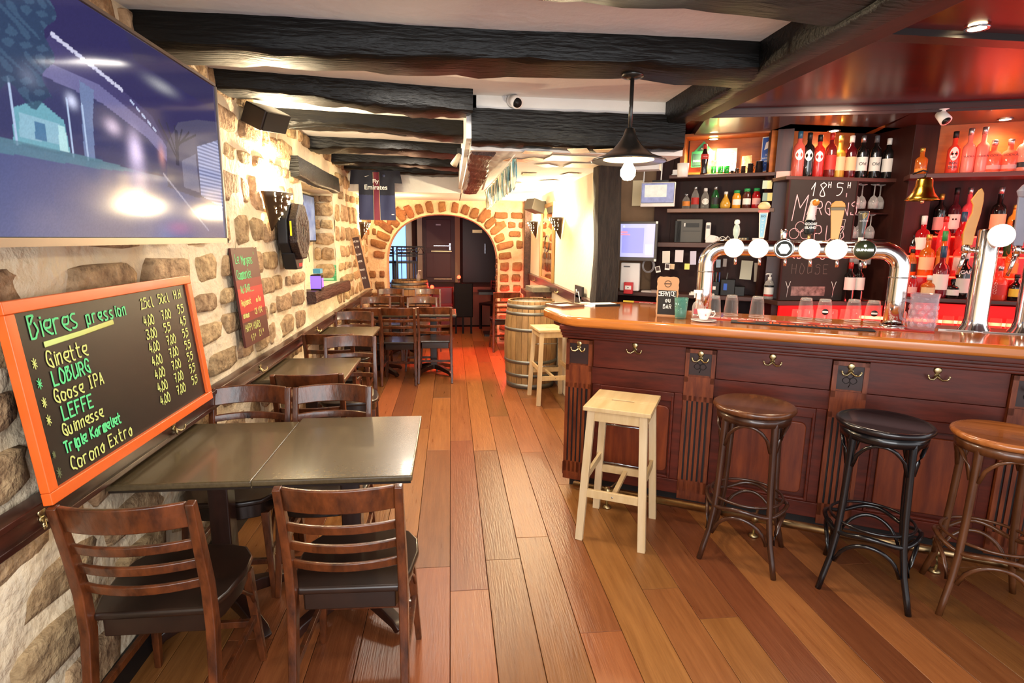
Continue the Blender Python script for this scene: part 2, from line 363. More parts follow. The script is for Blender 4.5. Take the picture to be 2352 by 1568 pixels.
# thin ceiling pictures stuck on the corridor ceiling
for i, (px, py, c) in enumerate([(1235, 350, '#c98a5a'), (1190, 368, '#d07c56'), (1236, 366, '#caa06a'), (1256, 380, '#c98d7a'), (1330, 346, '#b8a37c'), (1216, 400, '#9c8a66'), (1310, 400, '#9a7a58'), (1180, 420, '#c9604a'), (1262, 415, '#d59a80'), (1400, 345, '#b89a50')]):
    p = on_z(px, py, 2.145); o = MB().box(-.09, .09, -.06, .06, -.003, 0).build('stuck_photo', mat('photo%d' % i, c, .6, var=.4, scale=20, col2='#e8d2b0'), None, p, (0, 0, .3 * i))
    tag(o, ['small orange photo stuck on the corridor ceiling, nearest the cross beam', 'orange red photo on the corridor ceiling near the bunting', 'tan photo between two others on the corridor ceiling', 'pinkish photo in the middle of the corridor ceiling', 'khaki photo on the corridor ceiling left of the pendant shade', 'olive snapshot farther along the corridor ceiling', 'brown snapshot on the corridor ceiling beyond the white panel', 'red photo on the corridor ceiling beside the bunting', 'pale pink photo deepest on the corridor ceiling', 'yellow photo on the corridor ceiling behind the pendant shade'][i], 'photo', 'photos stuck on the corridor ceiling')
for i, (px, py, lab) in enumerate([(1310, 363, 'white ceiling panel outlined in black over the corridor'), (1350, 380, 'cream ceiling panel next to the pendant shade over the corridor')]):
    p = on_z(px, py, 2.144); tag(MB().box(-.16, .16, -.11, .11, -.005, 0).build('ceiling_panel', mat('panel', '#f3e7c4', .5), None, p, (0, 0, .1)), lab, 'panel')

# ------------------------------------------------------------------ arch wall
YA = 8.6; AX, AZ, AA, AB = -.12, 1.22, .83, .73
def arch(t, k=1.0, g=0):
    c, s_ = math.cos(t), math.sin(t); e = .88
    return AX + (AA * k + g) * abs(c) ** e * (1 if c > 0 else -1), AZ + (AB * k + g) * abs(s_) ** e
aw = MB(); T = 28; inner = [(AX + AA, 0)] + [arch(PI * i / T) for i in range(T + 1)] + [(AX - AA, 0)]
outer = [(1.12, 0)] + [(1.12, AZ)] + [None] * (T - 1) + [(-1.6, AZ)] + [(-1.6, 0)]
out = []
for i, (px, pz) in enumerate(inner):
    if i in (0,): out.append((1.12, 0))
    elif i == len(inner) - 1: out.append((-1.6, 0))
    else:
        t = PI * (i - 1) / T
        if t < .7: out.append((1.12, AZ + (2.2 - AZ) * t / .7))
        elif t > PI - .7: out.append((-1.6, AZ + (2.2 - AZ) * (PI - t) / .7))
        else: out.append((1.12 - 2.72 * (t - .7) / (PI - 1.4), 2.2))
n = len(inner); vs = []
for yy in (YA, YA + .38):
    vs += [(a, yy + hn(a * 2, c) * .5, c) for a, c in inner] + [(a, yy, c) for a, c in out]
fs = []
for i in range(n - 1):
    fs += [(i, i + 1, n + i + 1, n + i), (2 * n + i, 3 * n + i, 3 * n + i + 1, 2 * n + i + 1), (i, 2 * n + i, 2 * n + i + 1, i + 1)]
aw.add(vs, fs, False)
wall_back = struct(aw.build('wall_back', mat('arch mortar', '#e2c8a4', .95, scale=7, col2='#c9a57e', bump=.8, bscale=24)))
def fr(px, pz, ang=0, yy=YA): return frame((px, yy - .002, pz), (math.cos(ang), 0, math.sin(ang)), (-math.sin(ang), 0, math.cos(ang)))
k = 0
for i in range(19):                                    # voussoirs
    t = .04 + (PI - .08) * (i + .5) / 19; dl = [.2, .25, .17, .28][i % 4]
    px, pz = arch(t, 1, dl / 2 + .02)
    if pz + dl * .5 > 2.14: dl = .16; px, pz = arch(t, 1, .105)
    stone(wall_back, W_STONE2, fr(px, pz, t - PI / 2), .112, dl, 300 + i, .03)
for side in (0, 1):
    z = .04; r = random.Random(side + 60)
    while z < 2.0:
        h = .1 + r.random() * .06
        if side: x0, x1 = AX + AA + .02, 1.1
        else: x0, x1 = -1.3, AX - AA - .02
        if z > AZ - .1:
            zz = min((z + h - AZ) / AB, .999); off = AA * (1 - max(zz, 0) ** 2) ** .5 + .38
            if side: x0 = AX + off
            else: x1 = AX - off
        x = x0
        while x < x1 - .06:
            w = min(.12 + r.random() * .13, x1 - x)
            if w > .05: stone(wall_back, W_STONE2, fr(x + w / 2, z + h / 2), w - .02, h - .02, 400 + k, .025); k += 1
            x += w + .025
        z += h + .022
for i in range(14):                                    # stones of the right inner jamb
    stone(wall_back, W_STONE2, frame((AX + AA + .002, YA + (.1 if i % 2 else .2), .1 + i * .09), (0, -1, 0), (0, 0, 1)), .15, .07, 700 + i, .02)
# right corridor wall, trims
wr = MB().box(1.17, 1.25, 4.36, 8.7, 0, 2.2)
wall_right = struct(wr.build('wall_right', W_PLASTER2))
struct(MB().box(1.08, 1.18, 8.3, 8.42, 0, 2.15).build('trim_2', W_BEAMB))
tr = struct(MB().box(1.135, 1.172, 4.4, 8.28, 1.02, 1.1).box(1.12, 1.172, 4.4, 8.28, 1.095, 1.115).build('trim_3', W_RAIL))
tl = MB()
for (x0, x1, z0, z1) in ((-1.21, -1.165, .755, .85), (-1.21, -1.148, .835, .855), (-1.21, -1.152, .765, .785)): tl.box(x0, x1, -.5, 8.5, z0, z1)
trim_left = struct(tl.build('trim_1', W_RAIL, bevel=.003))
struct(MB().box(-1.2, -1.17, 0, 8.5, 0, .1).build('baseboard_left', mat('dark base', '#121010', .5)))

def hook_mb():
    mb = MB(); mb.lathe([(0, 0), (.014, 0), (.016, .004), (.01, .008), (0, .008)], 12, M=Matrix.Translation((0, 0, .018)) @ Matrix.Rotation(PI / 2, 4, 'X'))
    mb.lathe([(0, 0), (.011, 0), (.011, .005), (0, .005)], 10, M=Matrix.Translation((0, 0, -.004)) @ Matrix.Rotation(PI / 2, 4, 'X'))
    for s in (-1, 1):
        mb.sweep([(0, -.006, .0), (s * .006, -.012, -.012), (s * .018, -.022, -.02), (s * .032, -.03, -.017), (s * .038, -.032, -.004)], [.005, .005, .0045, .004, .0035], n=6)
        mb.lathe([(0, -.005), (.005, 0), (0, .005)], 8, (s * .038, -.032, -.002))
    return mb
HOOK = hook_mb().build('coat_hook', BRASS, trim_left, (-1.165, 1.62, .805), (0, 0, PI / 2))
for yy in (2.4, 3.5, 5.0, 6.2):
    o = HOOK.copy(); COL.objects.link(o); o.location.y = yy
for yy in (7.6, 5.9, 4.9):
    o = HOOK.copy(); COL.objects.link(o); o.parent = tr; o.location = (1.135, yy, 1.06); o.rotation_euler = (0, 0, -PI / 2)
# ------------------------------------------------------------------ furniture
W_CHAIR = mat('chair wood', '#70391a', .3, scale=11, stretch=(2, 2, .8), col2='#1f0e08', coat=.25, sharp=.6, bump=.1, bscale=30)
W_SEAT = mat('chair seat', '#2b1a12', .3, scale=5, col2='#18100c', coat=.25)
W_TOP = mat('table top', '#5a4c34', .27, scale=60, col2='#4c402c', coat=.2)
W_TLEG = mat('table leg', '#351a12', .35, scale=6, stretch=(4, 4, .6), col2='#1c0e0a', coat=.2)
W_TEDGE = mat('table edge', '#1d1512', .3)
def seat_poly(k=1.0):
    return [(-.165 * k, -.185), (.165 * k, -.185), (.195 * k, -.1), (.21 * k, .02), (.2 * k, .11), (.16 * k, .175), (.09 * k, .2), (0, .205), (-.09 * k, .2), (-.16 * k, .175), (-.2 * k, .11), (-.21 * k, .02), (-.195 * k, -.1)]
def bowx(z0, z1, hw, yb, th, bow=.042, n=8, tilt=0):
    vs = []; fs = []
    for i in range(n + 1):
        u = -1 + 2 * i / n; x = u * hw; y = yb(0) - bow * (1 - u * u)
        for (yy, zz) in ((y + yb(1) * (z0 - .7) - th / 2, z0), (y + yb(1) * (z0 - .7) + th / 2, z0), (y + yb(1) * (z1 - .7) + th / 2, z1), (y + yb(1) * (z1 - .7) - th / 2, z1)): vs.append((x, yy, zz + .004 * (1 - u * u)))
    for i in range(n):
        for j in range(4): fs.append((i * 4 + j, i * 4 + 4 + j, i * 4 + 4 + (j + 1) % 4, i * 4 + (j + 1) % 4))
    fs += [(0, 1, 2, 3), (n * 4 + 3, n * 4 + 2, n * 4 + 1, n * 4)]
    return MB().add(vs, fs, False)
def make_chair(label, group):
    t = root('dining_chair', label, 'chair', group=group)
    MB().prism(seat_poly(), .448, .474).build('seat', W_SEAT, t, bevel=.009, seg=3)
    MB().prism([(x * .9, y * .92) for x, y in seat_poly()], .385, .449).build('seat_frame', W_SEAT, t, bevel=.004)
    for s in (-1, 1):
        MB().sweep([(s * .185, -.255, 0), (s * .18, -.215, .2), (s * .178, -.19, .42), (s * .178, -.198, .56), (s * .178, -.225, .7), (s * .18, -.262, .86)], [.013, .014, .015, .015, .014, .013], [.017, .02, .022, .02, .018, .013], rect=True, up=(0, 1, 0)).build('rear_leg', W_CHAIR, t, bevel=.004)
        MB().sweep([(s * .19, .17, 0), (s * .165, .14, .4)], [.011, .017], rect=True, up=(0, 1, 0)).build('front_leg', W_CHAIR, t, bevel=.003)
        MB().sweep([(s * .18, -.2, .2), (s * .178, .15, .2)], .009, .013, rect=True).build('stretcher', W_CHAIR, t, bevel=.002)
        MB().sweep([(s * .173, -.02, .395), (s * .175, .05, .37), (s * .18, .12, .31), (s * .183, .155, .24)], .007, n=6).build('brace', W_CHAIR, t)
    MB().sweep([(-.18, .155, .17), (.18, .155, .17)], .009, .013, rect=True).build('stretcher', W_CHAIR, t, bevel=.002)
    yb = lambda k: -.222 if k == 0 else -.24
    bowx(.778, .862, .168, yb, .018).build('top_rail', W_CHAIR, t, bevel=.005)
    for z in (.555, .628, .7): bowx(z, z + .032, .168, yb, .016).build('slat', W_CHAIR, t, bevel=.004)
    return t
CH = [  # x, y, facing, label
 (-.915, 1.83, .04, 'front left ladder-back chair, nearest the stone wall with its back to the camera'),
 (-.335, 1.90, -.03, 'front ladder-back chair beside the open floor, worn top rail, back to the camera'),
 (-.99, 2.565, PI, 'chair behind the near tables, closest to the orange menu board'),
 (-.595, 2.56, PI, 'chair with a shiny top rail behind the near right table'),
 (-.80, 3.36, .05, 'chair with a dark curved top rail on the near side of the second table'),
 (-.735, 4.04, PI + .1, 'chair standing out into the aisle behind the second table'),
 (-.95, 4.68, 0, 'chair near the wall rail standing back to back with the aisle chair'),
 (-.97, 5.5, PI, 'single chair behind the third table along the stone wall'),
 (-.94, 6.33, 0, 'chair nearest the wall in the row of three beyond the third table'),
 (-.565, 6.35, -.04, 'middle chair of the row of three seen from behind, legs showing'),
 (-.18, 6.42, 0, 'chair at the aisle end of the row of three, with its back to the camera'),
 (-.945, 6.95, PI, 'light topped chair at the wall facing the camera beyond the row of three'),
 (-.365, 6.95, PI, 'light topped chair facing the camera beyond the aisle end of the row of three'),
 (-.83, 7.63, 0, 'chair at the fourth row near the leaning wooden menu'),
 (-.44, 7.63, 0, 'chair at the fourth row in front of the far barrel'),
 (-.34, 8.14, PI, 'far chair lit red just before the arch'),
 (-.88, 8.14, PI, 'far chair against the left pier of the arch'),
 (.77, 8.15, .05, 'red lit chair standing against the right pier of the arch'),
 (1.0, 7.15, .0, 'chair almost hidden behind the nearer wine barrel')]
ch0 = make_chair(CH[0][3], 'wooden ladder-back chairs')
ch0.location = (CH[0][0], CH[0][1], 0)
for x, y, r, lab in CH[1:]: dup(ch0, (x, y, 0), r, lab)

def make_table(label, w, d, h):
    t = root('cafe_table', label, 'table', group='square pedestal tables')
    MB().box(-w / 2, w / 2, -d / 2, d / 2, h - .024, h).build('tabletop', W_TOP, t, bevel=.007, seg=3)
    MB().box(-w / 2 + .006, w / 2 - .006, -d / 2 + .006, d / 2 - .006, h - .032, h - .0245).build('edge_band', W_TEDGE, t)
    MB().box(-.04, .04, -.04, .04, .06, h - .045).build('column', W_TLEG, t, bevel=.006)
    MB().box(-.15, .15, -.02, .02, h - .05, h - .032).box(-.02, .02, -.15, .15, h - .05, h - .0325).build('top_bracket', W_TLEG, t)
    for i in range(4):
        a = PI / 4 + i * PI / 2; c, s_ = math.cos(a), math.sin(a)
        MB().sweep([(0, 0, .085), (c * .12, s_ * .12, .08), (c * .27, s_ * .27, .045), (c * .3, s_ * .3, .02)], [.025, .026, .024, .022], [.03, .028, .02, .018], rect=True, up=(0, 0, 1)).build('foot', W_TLEG, t, bevel=.006)
    return t
def place_table(x0, x1, y0, y1, h, label, rz=0):
    t = make_table(label, x1 - x0, y1 - y0, h); t.location = ((x0 + x1) / 2, (y0 + y1) / 2, 0); t.rotation_euler.z = rz
place_table(-1.2, -.712, 1.97, 2.64, .742, 'near left dark table pushed against the stone wall below the orange menu board')
place_table(-.708, -.145, 1.95, 2.66, .752, 'near right dark table with a bright reflection, standing beside the aisle')
place_table(-1.2, -.65, 3.44, 4.08, .745, 'second dark table along the wall, below the red hanging sign')
place_table(-1.19, -.69, 4.95, 5.55, .745, 'third dark table along the wall, below the wall niche')
place_table(-1.17, -.5, 6.4, 6.94, .745, 'fourth dark table at the wall, half hidden by the row of three chairs')
place_table(-.48, .06, 6.42, 6.96, .745, 'dark table at the aisle behind the row of three chairs')
place_table(-1.1, -.2, 7.72, 8.06, .745, 'farthest narrow dark table before the arch')

def make_bentwood(name, M, MS, label, loc, rz):
    t = root(name, label, 'bar stool', loc, rz, 'round bentwood bar stools')
    MB().lathe([(0, .775), (.165, .775), (.188, .782), (.195, .795), (.192, .806), (.182, .811), (.172, .806), (0, .806)], 40).build('seat', MS, t)
    MB().lathe([(.150, .735), (.172, .735), (.176, .776), (.150, .776)], 36).build('seat_ring', M, t)
    legs = []
    for i in range(4):
        a = PI / 4 + i * PI / 2; c, s_ = math.cos(a), math.sin(a)
        P = [(.155, .79), (.158, .74), (.162, .6), (.17, .42), (.18, .28), (.2, .16), (.228, .07), (.248, 0)]
        MB().sweep([(r * c, r * s_, z) for r, z in P], [.016, .0165, .016, .0155, .015, .0145, .014, .013], n=10, up=(-s_, c, 0)).build('leg', M, t)
    for i in range(4):
        a0 = PI / 4 + i * PI / 2 + .1; a1 = a0 + PI / 2 - .2; pts = []; pl = []
        for k in range(13):
            u = k / 12; a = a0 + (a1 - a0) * u; hgt = math.sin(PI * u) ** .55
            rr = .163; pts.append((rr * math.cos(a) * (1 - .0 * hgt), rr * math.sin(a), .61 + .125 * hgt))
            r2 = .2 - .018 * hgt; pl.append((r2 * math.cos(a), r2 * math.sin(a), .15 + .12 * hgt))
        MB().sweep(pts, .0085, n=7).build('top_arch', M, t); MB().sweep(pl, .0095, n=7).build('lower_arch', M, t)
    pts = [((.186 + .006 * math.cos(4 * a)) * math.cos(a), (.186 + .006 * math.cos(4 * a)) * math.sin(a), .3 + .015 * math.cos(4 * a)) for a in [2 * PI * k / 40 for k in range(41)]]
    MB().sweep(pts, .0105, n=7, caps=False).build('foot_ring', M, t)
    pts = [(.172 * math.cos(a), .172 * math.sin(a), .335) for a in [2 * PI * k / 32 for k in range(33)]]
    MB().sweep(pts, .007, n=6, caps=False).build('inner_ring', M, t)
    return t
BR = mat('brown bentwood', '#4a2a1a', .28, scale=6, stretch=(3, 3, .6), col2='#2c160d', coat=.4)
BRS = mat('brown stool seat', '#6e4226', .26, scale=7, stretch=(4, .6, 1), col2='#4a2817', coat=.4)
BK = mat('black bentwood', '#0f0e10', .22, coat=.4); BKS = mat('black stool seat', '#181416', .22, coat=.4)
OR = mat('honey bentwood', '#6b3f22', .3, scale=6, stretch=(3, 3, .6), col2='#45240f', coat=.3)
ORS = mat('honey stool seat', '#b8713a', .25, scale=7, stretch=(.6, 4, 1), col2='#8f4f22', coat=.5)
make_bentwood('bar_stool', BR, BRS, 'brown round bentwood bar stool between the pale square stool and the black one', (1.50, 2.56, 0), math.radians(-37))
make_bentwood('bar_stool', BK, BKS, 'black round bentwood bar stool in front of the bar', (1.955, 2.255, 0), math.radians(-40))
make_bentwood('bar_stool', OR, ORS, 'honey coloured round bentwood stool cut off by the right edge', (2.36, 2.06, 0), math.radians(-32))

W_BIRCH = mat('birch', '#d8bc8c', .45, scale=5, stretch=(5, .5, 1), col2='#c7a673')
W_BIRCHV = mat('birch upright', '#d9c19a', .45, scale=5, stretch=(5, 5, .5), col2='#c9ab7e')
STEEL = mat('steel', '#a9b0bb', .25, 1)
def square_stool(label, loc, rz):
    t = root('square_bar_stool', label, 'bar stool', loc, rz, 'pale square wooden stools')
    s = MB()
    for a in ((-.175, .175, -.19, -.012), (-.175, .175, .012, .19), (-.175, -.06, -.013, .013), (.06, .175, -.013, .013)): s.box(*a, .722, .745)
    s.build('seat', W_BIRCH, t, bevel=.003)
    for sx in (-1, 1):
        for sy in (-1, 1):
            MB().sweep([(sx * .168, sy * .2, 0), (sx * .135, sy * .155, .722)], .02, .016, rect=True, up=(0, 1, 0)).build('leg', W_BIRCHV, t, bevel=.002)
    for sy in (-1, 1):
        MB().box(-.14, .14, sy * .155 - .009, sy * .155 + .009, .665, .722).build('apron', W_BIRCH, t)
        MB().box(-.155, .155, sy * .183 - .009, sy * .183 + .009, .245, .29).build('rung', W_BIRCH, t, bevel=.002)
        MB().lathe([(0, 0), (.004, 0), (.004, .003), (0, .003)], 8, M=Matrix.Translation((0, sy * .192, .268)) @ Matrix.Rotation(PI / 2, 4, 'X')).build('screw', STEEL, t)
    for sx in (-1, 1):
        MB().box(sx * .145 - .008, sx * .145 + .008, -.15, .15, .665, .722).build('apron', W_BIRCH, t)
        MB().box(sx * .15 - .008, sx * .15 + .008, -.17, .17, .33, .37).build('rung', W_BIRCH, t)
    MB().box(-.012, .012, -.18, .18, .252, .272).build('rung', W_BIRCH, t)
    for z in (.545,): MB().sweep([(-.14, .165, z), (.14, .165, z)], .005, n=8).build('metal_rod', STEEL, t)
    MB().sweep([(-.15, .18, .305), (.15, .18, .305)], .005, n=8).build('metal_rod', STEEL, t)
    return t
square_stool('pale square wooden bar stool in front of the bar, nearest the aisle', (.925, 2.865, 0), math.radians(-28))
square_stool('pale square wooden stool between the wine barrel and the end of the bar', (.99, 5.46, 0), math.radians(5))

def barrel(label, loc, H=.94, r0=.285, r1=.335, top='inset'):
    t = root('wine_barrel', label, 'barrel', loc, 0, 'upright wine barrels')
    BRL = mat('barrel oak', '#a98452', .6, scale=7, stretch=(3, 3, .6), col2='#7f5f38', rnd=.14, bump=.15, bscale=30)
    rad = lambda z: r0 + (r1 - r0) * (1 - (2 * z / H - 1) ** 2)
    n = 26
    zz = [H * i / 10 for i in range(11)]
    me = None
    for i in range(n):
        a = 2 * PI * i / n; g = .006; mb = MB(); vs = []; w = 2 * PI / n
        for z in zz:
            for k in (-1, 0, 1): vs.append(((rad(z)) * math.cos(k * (w / 2 - g / rad(z) * .4)), rad(z) * math.sin(k * (w / 2 - g / rad(z) * .4)), z))
        if me is None:
            fs = [(j * 3 + k, j * 3 + k + 1, j * 3 + 4 + k, j * 3 + 3 + k) for j in range(10) for k in range(2)]
            m0 = len(vs); vs += [(v[0] - .02, v[1], v[2]) for v in vs]
            fs += [(3 * j, 3 * j + 3, m0 + 3 * j + 3, m0 + 3 * j) for j in range(10)] + [(3 * j + 2, m0 + 3 * j + 2, m0 + 3 * j + 5, 3 * j + 5) for j in range(10)]
            fs += [(30, 31, m0 + 31, m0 + 30), (31, 32, m0 + 32, m0 + 31)]
            s0 = mb.add(vs, fs, True).build('stave', BRL, t); me = s0.data; s0.rotation_euler.z = a
            s0.modifiers.new('e', 'EDGE_SPLIT')
        else:
            o = s0.copy(); COL.objects.link(o); o.rotation_euler.z = a
    GALV = mat('galvanised hoop', '#8d8d86', .45, .85, var=.25, scale=20)
    for z, h in ((.03, .05), (.15, .035), (.3, .035), (H - .3, .035), (H - .13, .035), (H - .055, .045)):
        MB().lathe([(rad(z), z - h / 2), (rad(z) + .004, z - h / 2), (rad(z + h / 2) + .004, z + h / 2), (rad(z + h / 2), z + h / 2)], 40).build('hoop', GALV, t)
    MB().lathe([(rad(0) - .03, .01), (rad(0) - .021, .01), (rad(.9 * H) - .021, H - .03), (0, H - .03)], 40).build('head', BRL, t)
    return t
b1 = barrel('wine barrel with grey hoops standing at the end of the bar', (.875, 6.1, 0), .95, .255, .292)
MB().lathe([(0, .922), (.235, .922), (.235, .928), (0, .928)], 40).build('glass_top', mat('pale top', '#d8d2c4', .1), b1)
barrel('wine barrel with pale hoops standing beyond the arch', (-.70, 9.75, 0), .9, .3, .34)
tag(MB().box(-.11, .11, -.19, .19, 0, .05).box(-.09, .09, -.17, .17, .05, .055).build('cardboard_box', mat('grey card', '#7f7560', .8, var=.3, scale=20), None, (1.03, 6.62, 1.0), (0, 0, .1)), 'grey brown box on the shelf behind the wine barrel', 'box')
tag(MB().box(-.16, .14, -.26, .26, .94, 1.0).sweep([(-.1, 0, .94), (-.1, 0, 0)], .02, n=8).sweep([(.1, 0, .94), (.1, 0, 0)], .02, n=8).build('side_shelf', W_CHAIR, None, (1.03, 6.75, 0)), 'narrow brown side table against the corridor wall behind the barrel', 'side table')
# ------------------------------------------------------------------ bar
def broot(name, label, cat, s, d, z=0, rz=0, group=None): return root(name, label, cat, bw(s, d, z), -TH + rz, group)
BROT = (0, 0, -TH)
def bthing(mb, name, M, label, cat, s, d, z=0, rz=0, group=None, bevel=0):
    return tag(mb.build(name, M, None, bw(s, d, z), (0, 0, -TH + rz), bevel), label, cat, group)
FACE = Matrix(((1, 0, 0, 0), (0, 0, -1, 0), (0, 1, 0, 0), (0, 0, 0, 1)))   # local XY drawing -> facing local -Y
def fx(x, y, z, s=1): return Matrix.Translation((x, y, z)) @ FACE @ Matrix.Scale(s, 4)
W_MAH = mat('dark mahogany', '#6b291a', .38, scale=7, stretch=(.7, 1, 5), col2='#33130c', spec=.3, sharp=.8)
W_MAHV = mat('mahogany pilaster', '#82401f', .35, scale=7, stretch=(5, 1, .7), col2='#4d1e12', spec=.35)
W_PANEL = mat('raised panel', '#7e3a1c', .34, scale=5, stretch=(5, 1, .6), col2='#542013', spec=.35)
W_CTR = mat('varnished counter', '#c67630', .16, scale=5, stretch=(.6, 5, 5), col2='#a25c26', coat=.6)
W_DARK = mat('groove dark', '#180a08', .6)
FD = 3.33
bar = broot('bar_cabinet', 'dark mahogany bar front with fluted pilasters and brass hooks', 'bar', 0, FD)
S0, S1 = -1.03, 3.1
MB().box(S0, S1, .03, .08, .1, 1.03).build('carcass', W_MAH, bar)
MB().box(S0 + .03, S1, .07, .12, 0, .12).build('kick_board', mat('kick', '#17100e', .5), bar)
MB().box(S0, S0 + .05, .03, .55, .1, 1.03).box(S0 + .03, S0 + .05, .1, .5, 0, .1).build('end_panel', W_MAH, bar)
c = MB()
for (y, z0, z1) in ((-.015, 1.0, 1.018), (-.035, 1.018, 1.04), (-.06, 1.04, 1.06), (-.085, 1.06, 1.09)): c.box(S0 - .02, S1, y, .06, z0, z1)
c.build('cornice', W_MAH, bar, bevel=.005)
MB().box(S0, S1, -.004, .03, .1, .185).build('bottom_rail', W_MAH, bar, bevel=.003)
MB().box(S0, S1, .012, .03, .72, .826).build('middle_rail', W_MAH, bar, bevel=.003)
PS = [-.938, -.222, .522, 1.27, 2.02, 2.77]
for i, ps in enumerate(PS):
    p = MB().box(ps - .082, ps + .082, -.008, .03, .08, .995).build('pilaster', W_MAHV, bar, bevel=.003)
    f = MB()
    for k in range(5): f.box(ps - .062 + k * .0275, ps - .062 + k * .0275 + .011, -.0086, -.007, .2, .685)
    f.build('flute_shade', W_DARK, p)  # dark strips colour in the shade of the narrow grooves
    r = MB()
    for k in range(6): r.box(ps - .0785 + k * .0275, ps - .062 + k * .0275, -.019, -.008, .13, .72) if 0 < k < 5 else r.box(ps - .082 + (k == 5) * .146, ps - .062 + (k == 5) * .144, -.019, -.008, .13, .72)
    r.box(ps - .082, ps + .082, -.019, -.008, .69, .995 - .16).box(ps - .082, ps + .082, -.019, -.008, .08, .2)
    r.box(ps - .082, ps - .06, -.019, -.008, .8, .995).box(ps + .06, ps + .082, -.019, -.008, .8, .995).box(ps - .082, ps + .082, -.019, -.008, .972, .995)
    r.build('fluting', W_MAHV, p)
    MB().box(ps - .062, ps + .062, -.0125, -.006, .845, .97).build('plaque', mat('plaque', '#33150f', .5, scale=9, col2='#23100c'), p)
    if i:
        sh = MB()
        for a in (PI / 2, PI / 2 + 2.2, PI / 2 - 2.2):
            cx_, cz_ = ps + .02 * math.cos(a), .905 + .018 * math.sin(a)
            sh.sweep([(cx_ + .017 * math.cos(b_) * (1 - .3 * math.sin(b_) ** 2), -.0135, cz_ + .017 * math.sin(b_)) for b_ in [2 * PI * q / 14 for q in range(15)]], .0018, n=4, caps=False)
        sh.sweep([(ps, -.0135, .895), (ps + .003, -.0135, .875), (ps - .004, -.0135, .858)], .002, n=4)
        sh.build('shamrock_carving', W_DARK, p)
    h = HOOK.copy(); COL.objects.link(h); h.parent = bar; h.location = (ps, -.013, .95); h.rotation_euler = (0, 0, 0); h.scale = (1.15, 1.1, 1.2)
for i in range(len(PS) - 1):
    a, b_ = PS[i] + .085, PS[i + 1] - .085; mid = (a + b_) / 2
    MB().box(a, b_, .006, .03, .83, .998).build('frieze_board', W_MAH, bar, bevel=.002)
    for x0, x1 in ((a, a + .05), (b_ - .05, b_)): MB().box(x0, x1, .008, .03, .185, .72).build('stile', W_MAH, bar, bevel=.003)
    mo = MB()
    for (x0, x1, z0, z1) in ((a + .05, b_ - .05, .665, .72), (a + .05, b_ - .05, .185, .2)): mo.box(x0, x1, .002, .03, z0, z1)
    mo.box(a + .05, a + .065, .0, .03, .185, .7).box(b_ - .065, b_ - .05, .0, .03, .185, .7)
    mo.build('moulding', W_MAH, bar, bevel=.004)
    pl = []
    for cx_, cz_, a0 in ((mid + .17, .6, 0), (mid - .17, .6, 90), (mid - .17, .25, 180), (mid + .17, .25, 270)):
        for k in range(6): t = math.radians(a0 + 18 * k); pl.append((cx_ + .03 * math.cos(t), cz_ + .03 * math.sin(t)))
    MB().prism(pl, 0, .016, FACE.copy()).build('raised_panel', W_PANEL, bar, (0, .03, 0), bevel=.006)
    h = HOOK.copy(); COL.objects.link(h); h.parent = bar; h.location = (mid - .02 if i == 0 else mid, .008, .963); h.rotation_euler = (0, 0, 0); h.scale = (1.15, 1.1, 1.2)
# counter top
poly = [(-.95, 3.2), (-.9, 3.195), (3.1, 3.195), (3.1, 3.62), (1.0, 3.62), (.9, 3.88), (-.36, 3.88), (-.45, 4.16), (-.86, 4.2), (-1.27, 3.84), (-1.275, 3.6), (-1.25, 3.52), (-1.03, 3.24)]
tag(MB().prism([(a, b_ - 3.2) for a, b_ in poly], 1.09, 1.15).build('countertop', W_CTR, None, bw(0, 3.2), BROT, .018, 4), 'orange varnished wooden bar counter top with a chamfered far corner', 'countertop')
tag(MB().prism([(-.93, 0), (-.93, .04), (-1.21, .34), (-1.24, .62), (-.85, .96), (-.5, .92), (-.4, .1)], 1.03, 1.088).build('counter_support', W_MAH, None, bw(0, 3.28), BROT, .01), 'dark moulding under the far corner of the counter', 'support')
DR = mat('brushed steel', '#8f8a82', .3, 1)
tag(MB().box(.95, 3.1, .0, .3, 1.13, 1.142).box(.95, 3.1, 0, .012, 1.142, 1.156).build('drip_tray', DR, None, bw(0, 3.63), BROT), 'long steel drip tray under the two chrome beer columns', 'tray')
# foot rail
W_RAILM = mat('worn brass rail', '#b39a72', .3, 1, scale=12, col2='#8a6f4e')
fr_ = broot('foot_rail', 'worn brass foot rail running along the base of the bar', 'foot rail', 0, 3.17, .112)
MB().sweep([(-.9, 0, 0), (3.0, 0, -.0)], .023, n=16).lathe([(0, -.004), (.02, 0), (.023, .012)], 14, M=Matrix.Translation((-.905, 0, 0)) @ Matrix.Rotation(PI / 2, 4, 'Y')).build('tube', W_RAILM, fr_)
for ps in (-.69, .13, .96, 1.8):
    MB().lathe([(0, 0), (.03, 0), (.033, .006), (.012, .014), (0, .014)], 14, M=Matrix.Translation((ps + .03, .22, -.01)) @ Matrix.Rotation(PI / 2, 4, 'X')).sweep([(ps + .03, .21, -.01), (ps, .0, 0)], .007, n=7).sweep([(ps, 0, -.02), (ps + .0, -.02, -.06), (ps, .0, -.1)], [.009, .006, .008], n=8).lathe([(0, -.111), (.028, -.11), (.024, -.1), (.01, -.092), (0, -.092)], 14, (ps, 0, 0)).build('bracket', BRASS, fr_)
    MB().sweep([(ps - .015, 0, 0), (ps + .015, 0, 0)], .026, n=16).build('collar', BRASS, fr_)

